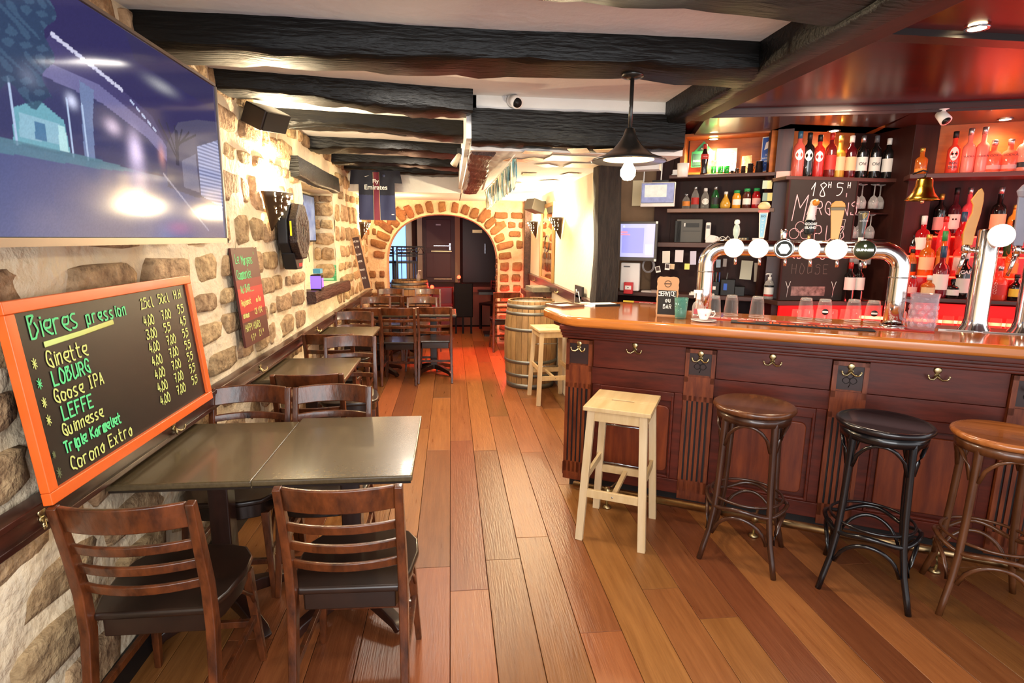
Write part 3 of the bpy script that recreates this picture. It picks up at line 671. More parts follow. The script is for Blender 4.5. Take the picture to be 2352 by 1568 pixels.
# ------------------------------------------------------------------ things on the counter
GLASS = mat('clear glass', '#ffffff', .02, trans=1, spec=.5)
def thin(name, col, a=.35, rough=.05): return mat(name, col, rough, alpha=a * (.5 if a < .7 else .95), coat=.5, edge=.6 if a < .7 else .2)
GL1 = thin('tumbler glass', '#b5b0aa', .18); GLT = thin('teal glass', '#5fa392', .4)
E_WHITE = mat('lit white disc', '#fff6e8', .4, emit=3.0)
def on_ctr(px, py): p = on_z(px, py, 1.15); return (BU.dot(p), BN.dot(p))
for i, (px, py, lab, dot) in enumerate([(1638, 727, 'upside-down tumbler on the counter, just right of the white cup', 0), (1678, 725, 'upside-down tumbler second from the cup', 0), (1737, 729, 'upside-down tumbler standing alone below the chrome tap lever', 0), (1848, 733, 'upside-down tumbler below the goose tap handle', 0), (1891, 737, 'upside-down tumbler with a round black logo, left of the pair by the soap', 1), (1957, 738, 'upside-down plain tumbler with red light behind it', 0), (2002, 741, 'upside-down tumbler with a round black logo, nearest the square soap bottle', 1)]):
    s, d = on_ctr(px, py); d = min(d, 3.84)
    t = broot('tumbler', lab, 'glass', s, d, 1.153, group='upside-down beer tumblers on the counter')
    MB().lathe([(.043, 0), (.041, .04), (.036, .095), (.031, .122), (.027, .127), (0, .127)], 24).build('body', GL1, t)
    MB().lathe([(.0, .109), (.028, .110), (.0305, .1225), (0, .1265)], 24).build('thick_base', thin('base glass', '#c9c5c0', .5), t)
    MB().lathe([(.0435, 0), (.0445, .002), (.0435, .005), (.042, .004)], 24).build('rim', thin('rim glass', '#d9d5d0', .6), t)
    if dot:
        MB().lathe([(0, 0), (.018, 0), (.018, .001), (0, .001)], 20, M=fx(0, -.0405, .055)).build('logo', BLACK, t)
        MB().box(-.015, .015, -.043, -.0418, .05, .06).build('logo_band', WHITE, t)
s, d = on_ctr(1573, 730)
t = broot('water_glass', 'teal glass tumbler half full of water beside the service board', 'glass', -.36, 3.42, 1.15)
MB().lathe([(0, 0), (.030, 0), (.032, .01), (.040, .125), (.038, .125), (.030, .012), (0, .01)], 26).build('body', GLT, t)
MB().lathe([(0, .012), (.0305, .012), (.034, .062), (0, .062)], 26).build('water', thin('teal water', '#4f9a8a', .55), t)
t = broot('coffee_cup', 'white espresso cup on a saucer on the counter', 'cup', -.225, 3.36, 1.158)
CER = mat('white china', '#f2ece4', .15, coat=.5)
MB().lathe([(0, .004), (.02, .004), (.024, .01), (.036, .04), (.04, .062), (.037, .062), (.031, .035), (.02, .014), (0, .012)], 28).build('body', CER, t)
MB().sweep([(.038, 0, .052), (.055, 0, .055), (.06, 0, .04), (.05, 0, .024), (.032, 0, .022)], .004, n=8).build('handle', CER, t)
text('a', .02, mat('logo red', '#b01818', .5), t, fx(.012, -.039, .036)).name = 'logo'
tag(MB().lathe([(0, 0), (.035, 0), (.07, .010), (.071, .013), (.04, .007), (0, .006)], 32).build('saucer', CER, None, bw(-.225, 3.36, 1.15)), 'white saucer under the espresso cup', 'saucer')
t = broot('spray_bottle', 'clear spray bottle with a white trigger behind the espresso cup', 'spray bottle', -.27, 3.49, 1.15)
MB().lathe([(0, 0), (.032, 0), (.034, .01), (.034, .07), (.028, .09), (.013, .105), (.013, .115), (0, .115)], 20).build('body', thin('soap clear', '#e6d6cc', .45), t)
MB().box(-.012, .012, -.012, .012, .112, .155).box(-.03, .02, -.01, .01, .148, .168).box(-.026, -.018, -.006, .006, .12, .15).build('trigger', WHITE, t, bevel=.003)
MB().box(-.02, .02, -.0355, -.034, .03, .06).build('sticker', mat('pinklabel', '#c9505c', .5), t)
t = broot('soap_dispenser', 'square clear soap bottle with a white pump beside the beer mug', 'soap bottle', .745, 3.62, 1.15)
MB().box(-.048, .048, -.03, .03, 0, .095).build('body', thin('gel', '#d9cfc4', .6), t, bevel=.01, seg=3)
MB().lathe([(0, .09), (.024, .095), (.024, .125), (.012, .13), (.012, .15), (0, .15)], 16).sweep([(0, 0, .15), (0, 0, .175), (-.02, 0, .182), (-.04, 0, .176), (-.045, 0, .165)], .006, n=8).build('pump', WHITE, t)
t = broot('beer_mug', 'big dimpled glass beer mug with a handle beside the chrome column', 'mug', .855, 3.56, 1.15)
GM = thin('mug glass', '#b3a2ae', .42, .04)
MB().lathe([(0, 0), (.055, 0), (.062, .01), (.06, .03), (.064, .08), (.062, .13), (.063, .165), (.066, .195), (.062, .195), (.058, .16), (.056, .03), (0, .02)], 32).build('body', GM, t)
dm = MB()
for k in range(4):
    for j in range(10): a = 2 * PI * (j + .5 * (k % 2)) / 10; dm.lathe([(0, .004), (.009, .003), (.014, 0)], 8, M=Matrix.Translation((.062 * math.cos(a), .062 * math.sin(a), .035 + k * .03)) @ Matrix.Rotation(a, 4, 'Z') @ Matrix.Rotation(PI / 2, 4, 'Y'))
dm.build('dimple', thin('dimple glass', '#e0c4cf', .5), t)
MB().sweep([(-.058, 0, .15), (-.085, 0, .158), (-.105, 0, .14), (-.108, 0, .1), (-.095, 0, .06), (-.06, 0, .04)], .009, n=10).build('handle', GM, t)
# service board (small easel slate)
t = broot('service_slate', 'small scalloped slate reading SERVICE on the counter', 'sign', -.455, 3.53, 1.15)
pl = [(-.062, 0), (.062, 0)] + [(.062 + .003 * (i % 2), .01 + .018 * i) for i in range(13)] + [(.05 - .02 * i, .235 + .003 * (i % 2)) for i in range(6)] + [(-.062 - .003 * (i % 2), .226 - .018 * i) for i in range(13)]
MB().prism(pl, 0, .012, FACE.copy()).build('board', mat('card wood', '#b88a62', .7), t)
MB().box(-.054, .054, -.0135, -.012, .008, .155).build('slate', mat('slate', '#17120f', .7), t)
CHALK = mat('chalk white', '#efe9e2', .8)
stroke_mesh([('SERVICE', -.05, .122, .026, .55), ('au', -.01, .085, .026), ('BAR', -.02, .045, .024)], .0034).build('lettering', CHALK, t).matrix_local = fx(0, -.0145, 0)
MB().lathe([(.017, 0), (.021, 0), (.021, .001), (.017, .001), (.017, 0)], 20, M=fx(0, -.0125, .195)).box(-.022, .022, -.0145, -.0125, .193, .199).build('seal_print', mat('print', '#5a4030', .8), t)
MB().box(-.04, .04, 0, .06, .0, .004).build('easel_foot', W_DARK, t)
t = broot('bar_mat', 'black rubber bar mat with orange lettering on the counter', 'bar mat', .27, 3.42, 1.15)
MB().box(-.35, .35, -.045, .045, 0, .008).build('rubber', mat('rubber', '#17131a', .6), t, bevel=.003)
OL = mat('orange print', '#e0602a', .6)
text('Jägermeister', .085, OL, t, Matrix.Translation((.06, .0, .0085)), sx=1.0, bold=.002)
MB().lathe([(0, .0085), (.034, .0085), (0, .0088)], 20, (0, 0, 0)).build('emblem', OL, t, (-.27, 0, 0)).scale = (1.5, .9, 1)
t = broot('bar_runner', 'long red bar runner with white lettering along the counter', 'bar mat', .28, 3.53, 1.15)
MB().box(-.58, .62, -.042, .042, 0, .006).build('rubber', mat('red rubber', '#b82a1c', .5), t, bevel=.002)
for xx in (-.32, .3): text("JACK DANIEL'S", .06, WHITE, t, Matrix.Translation((xx, 0, .0065)), bold=.001)
MB().lathe([(0, .0065), (.04, .0065), (0, .0068)], 20).build('emblem', WHITE, t).scale = (1.3, .6, 1)
t = root('notebook', 'white open notebook lying on the far end of the counter', 'notebook', on_z(1385, 701, 1.15), .2)
MB().box(-.09, .09, -.07, .07, 0, .012).build('pages', mat('paper', '#ece6dc', .7), t); MB().box(-.095, .095, -.075, -.07, 0, .016).build('spine', BLACK, t)
tag(MB().box(-.1, .1, -.09, .09, 0, .006).box(-.1, .1, -.09, -.084, .006, .015).box(-.1, .1, .084, .09, .006, .015).box(-.1, -.094, -.09, .09, .006, .015).box(.094, .1, -.09, .09, .006, .015).build('bill_tray', mat('tray brown', '#6d4a34', .4), None, on_z(1297, 703, 1.15), (0, 0, .5)), 'brown tray on the chamfered corner of the counter', 'tray')
for i, (px, py, c_, rz) in enumerate([(1330, 701, '#efe9df', .3), (1345, 696, '#e7c9b0', -.2), (1352, 703, '#f2eee6', .8)]):
    tag(MB().box(-.035, .035, -.05, .05, 0, .002 + i * .001).build('receipt', mat('rcp%d' % i, c_, .8), None, on_z(px, py, 1.1505), (0, 0, rz)), ['white till receipt next to the notebook, farthest left', 'pinkish slip of paper behind the notebook', 'white slip touching the notebook'][i], 'paper', 'slips of paper on the counter')
# beer tap tower
t = broot('tap_tower', 'chrome arched beer tap tower with six glowing medallions', 'beer tap', 0, 3.6, 1.15)
SL, SR, ZT, RR = -.25, .735, .415, .1
pts = [(SL, 0, 0), (SL, 0, .15), (SL, 0, ZT - RR)] + [(SL + RR - RR * math.cos(a), 0, ZT - RR + RR * math.sin(a)) for a in [PI / 2 * k / 8 for k in range(1, 9)]] + [(.2, 0, ZT)] + [(SR - RR + RR * math.sin(a), 0, ZT - RR + RR * math.cos(a)) for a in [PI / 2 * k / 8 for k in range(0, 9)]] + [(SR, 0, .15), (SR, 0, 0)]
MB().sweep(pts, .047, n=28, up=(0, 1, 0)).build('arch_tube', CHROME, t)
for sx in (SL, SR): MB().lathe([(0, .004), (.065, .004), (.065, .012), (.052, .02), (.05, .02)], 28, (sx, 0, 0)).build('base_flange', CHROME, t)
for x_, a_ in ((SL, 0), (SR, 0)): MB().lathe([(.048, .27), (.049, .27), (.049, .276), (.048, .276)], 28, (x_, 0, 0)).build('joint_ring', DR, t)
med = [on_bar(px, 569, 3.53)[0] for px in (1686, 1742, 1801, 1859, 1921, 1986)]
for i, ms in enumerate(med):
    Mx = fx(ms, -.05, ZT)
    MB().lathe([(.0, -.01), (.012, -.01), (.012, .02), (0, .02)], 12, M=Mx).build('stem', CHROME, t)
    md = MB().lathe([(0, .02), (.05, .02), (.055, .023), (.055, .03), (.05, .033), (0, .033)], 32, M=Mx).build('medallion', CHROME if i in (2, 5) else mat('white rim', '#f3efe6', .3), t)
    if i in (2, 5):
        MB().lathe([(0, .033), (.05, .033), (0, .036)], 32, M=Mx).build('face', mat('dark face', '#23282a', .3) if i == 2 else mat('green face', '#3c4630', .3), md)
        if i == 2: MB().lathe([(0, .037), (.03, .037), (0, .038)], 6, M=Mx).lathe([(.043, .0345), (.047, .035), (.047, .036), (.043, .036), (.043, .0345)], 28, M=Mx).build('emblem', E_WHITE, md)
        else:
            text('GUINNESS', .017, E_WHITE, md, fx(ms, -.0875, ZT)); MB().lathe([(0, .037), (.007, .037), (0, .038)], 5, M=fx(ms, -.05, ZT + .022)).build('emblem', E_WHITE, md)
    else: MB().lathe([(0, .033), (.051, .033), (.045, .037), (0, .04)], 32, M=Mx).build('glowing_face', E_WHITE, md)
    MB().sweep([(ms + .01, -.045, ZT - .03), (ms + .012, -.06, ZT - .07), (ms + .012, -.06, ZT - .095)], .0085, n=10).build('nozzle', CHROME, t)
ZH = ZT + .045
def hroot(i, off=.004): return med[i] + off
TW = mat('tap collar', '#c9a56a', .3, .8)
h = MB().lathe([(0, 0), (.01, 0), (.012, .02), (.018, .03), (.02, .06), (.014, .085), (0, .09)], 16, (hroot(0), 0, ZH)).build('handle_grip', thin('clear grip', '#cfe0d2', .7), t)
MB().lathe([(0, .085), (.014, .092), (.016, .104), (.011, .116), (0, .119)], 14, (hroot(0), 0, ZH)).build('knob', mat('pale knob', '#dfe6da', .4), h)
def paddle(x, z0, prof, th, M, name='handle_paddle', par=None):
    pl = [(x + a, z0 + b_) for a, b_ in prof] + [(x - a, z0 + b_) for a, b_ in reversed(prof)]
    return MB().prism(pl, -th / 2, th / 2, FACE.copy()).build(name, M, par or t, bevel=.002)
x0 = hroot(1, .012)
h = paddle(x0, ZH + .012, [(.014, 0), (.024, .145)], .016, mat('paddle cream', '#e6cdbb', .4))
paddle(x0, ZH + .02, [(.009, 0), (.018, .132)], .019, mat('paddle blue', '#86b9d2', .4), 'blue_inlay', h)
text('BIO', .016, BLACK, h, fx(x0, -.0105, ZH + .135)); 
for q, ch in enumerate('WHITE'): text(ch, .014, WHITE, h, fx(x0 - .001, -.0105, ZH + .112 - q * .016))
paddle(x0, ZH + .157, [(.03, 0), (.028, .014)], .02, mat('paddle red', '#c2523f', .4), 'red_ribbon', h)
MB().lathe([(0, -.008), (.02, -.006), (.03, .0), (.034, .012), (.024, .03), (.012, .036), (0, .036)], 16, (x0, 0, ZH + .18)).build('cream_top', mat('cream top', '#e2c58c', .5), h)
MB().lathe([(0, 0), (.009, 0), (.009, .014), (0, .014)], 12, (x0, 0, ZH)).build('stem', CHROME, h)
MB().lathe([(0, 0), (.014, 0), (.016, .02), (.021, .06), (.016, .068), (0, .07)], 18, (hroot(2, -.006), 0, ZH - .005)).build('chrome_lever', CHROME, t)
x0 = hroot(3, -.002)
h = MB().lathe([(0, 0), (.008, 0), (.008, .04), (0, .04)], 12, (x0, 0, ZH)).build('stem', TW, t)
gb = MB().lathe([(0, .035), (.024, .037), (.03, .05), (.031, .1), (.026, .115), (0, .116)], 20, (x0, 0, ZH)).build('dark_body', mat('bottle black', '#14181a', .3), h)
text('GOOSE', .018, WHITE, gb, fx(x0, -.0335, ZH + .092), bold=.0006); text('ISLAND', .017, WHITE, gb, fx(x0, -.0335, ZH + .072), bold=.0006)
MB().sweep([(x0, 0, ZH + .11), (x0, 0, ZH + .15), (x0 + .004, 0, ZH + .185), (x0 + .008, -.008, ZH + .2)], [.026, .018, .017, .02], n=14).lathe([(0, -.022), (.016, -.016), (.024, 0), (.016, .016), (0, .022)], 16, (x0 + .01, -.012, ZH + .206)).build('goose_neck', WHITE, h)
MB().lathe([(0, -.006), (.016, -.003), (.018, 0), (0, .008)], 14, M=Matrix.Translation((x0 + .014, -.036, ZH + .207)) @ FACE).build('orange_beak', mat('beak', '#e08a2a', .4), h)
x0 = hroot(4, -.006)
h = paddle(x0, ZH + .01, [(.018, 0), (.033, .16)], .018, mat('paddle orange', '#e0a458', .4))
paddle(x0, ZH + .165, [(.035, 0), (.036, .018)], .02, mat('paddle olive', '#6d5a30', .4), 'band', h)
paddle(x0, ZH + .183, [(.036, 0), (.03, .02), (.014, .032)], .02, mat('paddle amber', '#e59a34', .4), 'rounded_top', h)
MB().lathe([(0, 0), (.01, 0), (.01, .012), (0, .012)], 12, (x0, 0, ZH)).build('stem', CHROME, h)
x0 = hroot(5, -.012)
h = MB().lathe([(0, .02), (.012, .02), (.014, .05), (.022, .11), (.027, .15), (.027, .165), (0, .166)], 20, (x0, 0, ZH - .005)).build('pint_handle', mat('pint', '#4a4a48', .12, coat=.6), t)
MB().lathe([(0, .0), (.013, 0), (.013, .024), (0, .024)], 12, (x0, 0, ZH - .002)).build('collar', WHITE, h)
GOLD = mat('gold print', '#d2ae4c', .4)
hp = MB().sweep([(x0 - .004, -.0275, ZH + .12), (x0 - .008, -.0275, ZH + .145), (x0 + .004, -.0275, ZH + .15), (x0 + .012, -.0275, ZH + .146), (x0 + .006, -.0275, ZH + .13), (x0 - .004, -.0275, ZH + .12)], .0018, n=5)
for q in range(4): hp.sweep([(x0 - .004 + q * .003, -.0275, ZH + .126 + q * .002), (x0 - .004 + q * .003, -.0275, ZH + .146)], .0006, n=4)
hp.build('harp_emblem', GOLD, h); text('GUINNESS', .0085, WHITE, h, fx(x0, -.0275, ZH + .108))
# two single chrome columns at the right
def column(label, s, d, first):
    t = broot('beer_column', label, 'beer tap', s, d, 1.142)
    MB().lathe([(0, 0), (.075, 0), (.072, .012), (.058, .035), (.052, .07), (.049, .3), (.049, .53), (.045, .538), (0, .54)], 32).build('column_tube', CHROME, t)
    ms = .03; Mx = fx(ms, -.055, .505)
    MB().lathe([(0, .0), (.05, .0), (.058, .005), (.058, .014), (0, .016)], 32, M=Mx).build('medallion', mat('white rim', '#f3efe6'), t)
    MB().lathe([(0, .016), (.056, .0145), (.045, .02), (0, .022)], 32, M=Mx).build('glowing_face', E_WHITE, t)
    MB().sweep([(-.045, 0, .43), (-.085, 0, .43)], .016, n=12).lathe([(0, -.02), (.02, -.015), (.02, .02), (.012, .03), (0, .03)], 14, (-.09, 0, .43)).sweep([(-.09, 0, .42), (-.1, 0, .36), (-.112, 0, .3)], [.014, .01, .009], n=10).build('tap', CHROME, t)
    if first:
        pl = [(-.108, .455), (-.066, .455), (-.06, .54), (-.05, .62), (-.047, .68), (-.05, .72), (-.062, .745), (-.074, .735), (-.1, .685), (-.088, .66), (-.088, .62), (-.104, .57), (-.112, .52)]
        MB().prism(pl, -.008, .008, FACE.copy()).build('paddle_handle', mat('amber paddle', '#d89c4a', .35, scale=4, col2='#c98838'), t, bevel=.003)
    else: MB().prism([(-.11, .455), (-.07, .455), (-.06, .7), (-.12, .7)], -.01, .01, FACE.copy()).lathe([(0, .69), (.03, .7), (.04, .73), (.02, .76), (0, .765)], 14, (-.09, 0, 0)).build('paddle_handle', mat('grey paddle', '#8d8fa0', .4), t, bevel=.003)
    return t
column('chrome beer column with an amber paddle handle and lit round medallion', 1.125, 3.7, True)
column('chrome beer column cut off by the right edge of the picture', 1.345, 3.72, False)
# ------------------------------------------------------------------ bottles
_bm = {}
PROF = {
 'wine': [(0, 0), (.036, 0), (.0375, .01), (.0375, .6), (.034, .68), (.015, .76), (.0135, .9)],
 'round': [(0, 0), (.032, 0), (.036, .04), (.037, .5), (.03, .62), (.014, .72), (.013, .9)],
 'tall': [(0, 0), (.034, 0), (.0365, .02), (.0365, .56), (.03, .62), (.0145, .68), (.0135, .92)],
 'squat': [(0, 0), (.042, 0), (.045, .03), (.045, .52), (.036, .62), (.016, .68), (.015, .88)],
 'soda': [(0, 0), (.028, 0), (.030, .02), (.030, .5), (.024, .66), (.012, .82), (.0115, .96)],
 'bulb': [(0, 0), (.030, 0), (.037, .12), (.037, .3), (.026, .5), (.013, .7), (.0115, .95)],
 'juice': [(0, 0), (.028, 0), (.030, .03), (.030, .66), (.021, .8), (.019, .88)],
 'coke': [(0, 0), (.024, 0), (.027, .06), (.024, .25), (.029, .5), (.024, .65), (.012, .82), (.011, .95)]}
def bottle(kind, pos, h, body, cap, lab=None, label='', txt=None, tcol=None, ltype='band', rz=-.1, group=None, wide=1, lz=(.2, .5), capz=.84):
    t = root('bottle', label, 'bottle', pos, rz, group)
    prof = [(r * wide, z * h) for r, z in PROF[kind]]; rt, zt = prof[-1]; rb = max(r for r, z in prof)
    key = (kind, round(h, 3), wide)
    if key in _bm: MBODY = _bm[key]
    else:
        o_ = MB().lathe(prof + [(rt, zt + .001), (0, zt + .001)], 20); me = bpy.data.meshes.new('bottle_body'); me.from_pydata(o_.v, [], o_.f); me.polygons.foreach_set('use_smooth', o_.sm); me.materials.append(None); _bm[key] = MBODY = me
    o = mk('bottle_body', MBODY, t); o.material_slots[0].link = 'OBJECT'; o.material_slots[0].material = body
    kc = ('cap', key, round(capz, 2))
    if kc not in _bm:
        o_ = MB().lathe([(rt + .0012, h * capz), (rt + .0022, h * capz), (rt + .0022, h - .002), (rt * .8, h), (0, h)], 16); me = bpy.data.meshes.new('cap'); me.from_pydata(o_.v, [], o_.f); me.polygons.foreach_set('use_smooth', o_.sm); me.materials.append(None); _bm[kc] = me
    c_ = mk('cap', _bm[kc], t); c_.material_slots[0].link = 'OBJECT'; c_.material_slots[0].material = cap
    if lab:
        z0, z1 = lz[0] * h, lz[1] * h
        if ltype == 'band': q = MB().lathe([(rb + .0006, z0), (rb + .0006, z1)], 14, a0=-PI / 2 - 1.15, a1=-PI / 2 + 1.15)
        else:
            q = MB(); k = 20; vs = [(0, -rb - .0012, (z0 + z1) / 2)]
            for i in range(k): a = 2 * PI * i / k; x = .024 * math.cos(a) * wide; vs.append((x, -math.sqrt(max(rb * rb - x * x, 0)) - .001, (z0 + z1) / 2 + (z1 - z0) / 2 * math.sin(a)))
            q.add(vs, [(0, 1 + i, 1 + (i + 1) % k) for i in range(k)], True)
        lo = q.build('label', lab, t)
        if txt: text(txt, min(.03, 1.05 * rb * 2.2 / max(len(txt), 3)), tcol or BLACK, t, fx(0, -rb - .003, (z0 + z1) / 2), 'print')
    return t
def gl(n, c, a=.75, r=.08): return thin(n, c, a, r)
G_DARK = mat('dark bottle', '#12100f', .06, coat=.8); G_GREEN = gl('green bottle', '#1f5a2a', .85); G_CLEAR = gl('clear bottle', '#c9c0b4', .32)
G_RED = gl('red liquor', '#b3161c', .8); G_AMBER = gl('amber liquor', '#c2611c', .8); G_YEL = gl('yellow liquor', '#d9a23a', .9); G_PINK = gl('frosted pink', '#f08a78', .85, .3); G_OJ = gl('orange juice', '#e69a28', .95)
C_BLK = BLACK; C_RED = mat('cap red', '#a8201a', .4); C_GRN = mat('cap green', '#2f9350', .4); C_WHT = mat('cap white', '#e4dfd8', .4); C_GLD = mat('cap gold', '#c9a54e', .35, .7); C_SIL = mat('cap silver', '#b8b8ba', .3, .9); C_BLU = mat('cap blue', '#23506a', .4); C_GRY = mat('cap grey', '#55565a', .4)
L_WHT = mat('label white', '#e6dfd4', .6); L_CRM = mat('label cream', '#e0b98a', .6); L_RED = mat('label red', '#b52a20', .6); L_BLK = mat('label black', '#141213', .5); L_ORG = mat('label orange', '#dd8430', .6); L_YEL = mat('label yellow', '#dfc43a', .6); L_PNK = mat('label pink', '#e2a49a', .6)
W_BB = mat('back bar wood', '#3a160f', .55, scale=5, stretch=(5, 1, .6), col2='#260e0a', spec=.25)
W_BBO = mat('orange plywood', '#b8621f', .45, scale=4, stretch=(.8, 1, 4), col2='#8f4617')
W_SHELF = mat('shelf edge', '#4a2a22', .45)
W_WALLB = mat('old beige wall', '#8a6a4c', .7, var=.25, scale=5)

# ---- section A (left, parallel to the bar)
A0 = 4.5
sa = broot('left_shelf_unit', 'dark wooden shelf unit behind the bar with juice bottles and a lit cupboard', 'shelf unit', 0, A0)
MB().box(-.62, .14, .22, .25, 0, 2.36).build('back_panel', W_BB, sa)
MB().box(-.51, .1, .215, .222, 2.08, 2.36).build('lit_back_panel', W_BBO, sa)
MB().box(-.55, -.52, .0, .22, 2.08, 2.36).build('side_panel', W_BBO, sa)
MB().box(.10, .2, -.01, .27, 0, 2.42).build('pillar', mat('pillar wood', '#4b1d14', .4, scale=5, stretch=(5, 5, .6), col2='#32120d'), sa)
MB().box(-.62, .12, -.02, .22, 2.06, 2.085).build('shelf', W_SHELF, sa, bevel=.003)
MB().box(-.62, .12, -.02, .22, 1.812, 1.84).build('shelf', mat('shelf grey', '#7d5f50', .5), sa, bevel=.003)
MB().box(-.72, .12, -.04, .24, 1.555, 1.59).build('shelf', W_SHELF, sa, bevel=.003)
MB().box(-1.05, .14, -.02, .25, 1.17, 1.2).build('shelf', W_SHELF, sa, bevel=.003)
MB().box(-1.1, .14, .24, .26, .0, 1.2).box(-.1, -.06, -.02, .24, 1.0, 1.17).build('lower_panel', W_BB, sa)
MB().box(-.75, -.62, .21, .24, 1.2, 2.36).build('side_board', W_BB, sa)
MB().box(-.54, .1, .03, .22, 2.36, 2.38).build('soffit', W_BBO, sa)
wb = struct(MB().box(-1.24, -.6, .26, .3, 0, 2.6).build('wall_bar', W_WALLB, None, bw(0, A0), BROT))
struct(MB().box(-1.2, 3.4, .5, .6, 0, 2.7).build('wall_behind_shelves', W_BB, None, bw(0, A0), BROT))
ABOT = [
 (1575, 478, 445, 'soda', G_CLEAR, C_SIL, L_ORG, 'clear bottle with an orange label at the left end of the middle shelf'),
 (1595, 478, 428, 'soda', G_CLEAR, C_SIL, L_RED, 'clear glass bottle with a red and white label on the middle shelf'),
 (1618, 478, 432, 'soda', G_CLEAR, C_WHT, L_WHT, 'clear glass bottle with a round white label on the middle shelf'),
 (1641, 478, 428, 'soda', G_GREEN, C_SIL, L_BLK, 'dark green mineral water bottle on the middle shelf'),
 (1665, 478, 440, 'bulb', G_YEL, C_WHT, None, 'bulb shaped bottle of yellow orangeade on the middle shelf'),
 (1690, 478, 437, 'juice', G_OJ, C_GRN, L_WHT, 'orange juice bottle with a green cap on the middle shelf'),
 (1713, 478, 433, 'juice', gl('brown juice', '#5a2c22', .85), C_GRN, L_WHT, 'dark juice bottle with a green cap on the middle shelf'),
 (1735, 478, 432, 'juice', G_RED, C_GRN, L_PNK, 'red tomato juice bottle with a green cap at the right of the middle shelf')]
for px, pb, pt, k, g, cp, lb, lab in ABOT:
    s, _ = on_bar(px, pb, A0 + .06); zt = on_bar(px, pt, A0 + .06)[1]
    bottle(k, bw(s, A0 + .06, 1.84), zt - 1.84, g, cp, lb, lab, ltype='oval' if lb is L_WHT and k == 'soda' else 'band', rz=-TH * .6, group='small bottles on the middle shelf')
s, _ = on_bar(1616, 403, A0 + .05)
bottle('coke', bw(s, A0 + .04, 2.085), .22, mat('cola', '#1a0807', .08, coat=.8), C_RED, L_RED, 'cola bottle with a red label on the top shelf in front of the green sign', txt='Coca-Cola', tcol=WHITE, rz=-TH * .6, lz=(.5, .66))
for i, px in enumerate((1638, 1654, 1668)):
    s, _ = on_bar(px, 403, A0 + .05)
    t = tag(MB().lathe([(0, 0), (.017, 0), (.02, .06), (.018, .06), (.0155, .004), (0, .004)], 16).build('shot_glass', gl('green shot', '#1d8a34', .85), None, bw(s, A0 + .05, 2.085)), ['green shot glass beside the cola bottle', 'middle green shot glass of three on the top shelf', 'green shot glass next to the metal measures'][i], 'glass', 'green shot glasses on the top shelf')
for i, (px, hh, r) in enumerate([(1681, .025, .012), (1692, .04, .014), (1706, .055, .017), (1722, .07, .02), (1742, .085, .026)]):
    s, _ = on_bar(px, 403, A0 + .06)
    tag(MB().lathe([(0, 0), (r, 0), (r * .95, hh), (r * 1.08, hh), (r * .9, hh - .002), (r * .9, .003), (0, .003)], 18).sweep([(r, 0, hh * .8), (r + .012, 0, hh * .7), (r, 0, hh * .3)], .002, n=5).build('metal_measure', STEEL, None, bw(s, A0 + .05, 2.085), BROT), ['tiniest metal spirit measure beside the green glasses', 'second smallest metal measure on the top shelf', 'middle sized metal measure on the top shelf', 'second largest metal measure on the top shelf', 'largest metal measure on the top shelf by the blue notice'][i], 'measure', 'metal measures on the top shelf')
# things pinned in the cupboard
t = broot('street_plaque', "green framed street plaque reading MARGEN'S PUB in the lit cupboard", 'sign', -.405, A0 + .2, 2.16)
MB().box(-.085, .085, -.006, 0, 0, .115).prism([(-.07, 0), (.07, 0), (.0, .075)], 0, .006, Matrix.Translation((0, 0, .115)) @ FACE).build('frame', mat('plaque green', '#2f8f5a', .5), t)
MB().box(-.076, .076, -.009, -.0055, .012, .1).prism([(-.045, 0), (.045, 0), (.0, .05)], .006, .009, Matrix.Translation((0, 0, .12)) @ FACE).build('face', mat('plaque face', '#1f4740', .5), t)
text("MARGEN'S PUB", .021, WHITE, t, fx(0, -.0095, .045)); text('7e arr', .014, WHITE, t, fx(0, -.0095, .134))
t = broot('paper_notice', 'white printed notice with small text in the lit cupboard', 'notice', -.235, A0 + .2, 2.12)
MB().box(-.07, .07, -.004, 0, 0, .17).build('sheet', mat('paper', '#ece6dc'), t)
for q in range(7): text('les consommations au bar', .0105, BLACK, t, fx(0, -.0045, .14 - q * .014), sx=.9)
tag(MB().box(-.05, .05, -.004, 0, 0, .11).box(-.035, -.005, -.006, -.004, .02, .08).box(.005, .035, -.0065, -.004, .01, .06).build('framed_snapshot', mat('snapshot', '#8a5030', .5, scale=40, col2='#e6c096'), None, bw(-.345, A0 + .12, 2.087), BROT), 'framed snapshot standing behind the cola bottle', 'picture')
tag(MB().box(-.04, .04, -.004, 0, 0, .13).box(-.034, .034, -.006, -.004, .01, .12).build('photo_card', mat('photo card', '#b5673c', .5, scale=40, col2='#f0d0a0'), None, bw(-.09, A0 + .1, 2.087), (0, 0, -TH - .6)), 'orange photo card with a white border next to the blue notice', 'picture')
t = broot('blue_notice', 'blue and white notice card beside the pillar on the top shelf', 'notice', .05, A0 + .08, 2.1, -.45)
MB().box(-.05, .05, -.004, 0, 0, .24).build('border', WHITE, t); MB().box(-.045, .045, -.006, -.003, .006, .234).build('blue_field', mat('notice blue', '#2c55a5', .5), t)
MB().prism([(-.03, .15), (.01, .165), (.02, .215), (-.02, .2)], 0, .002, Matrix.Translation((0, -.006, 0)) @ FACE).build('symbol', WHITE, t)
for q, w_ in enumerate(('SOUS', 'SURVEILLANCE', 'VIDEO')): text(w_, .017 if q != 1 else .012, WHITE, t, fx(0, -.0065, .115 - q * .022))
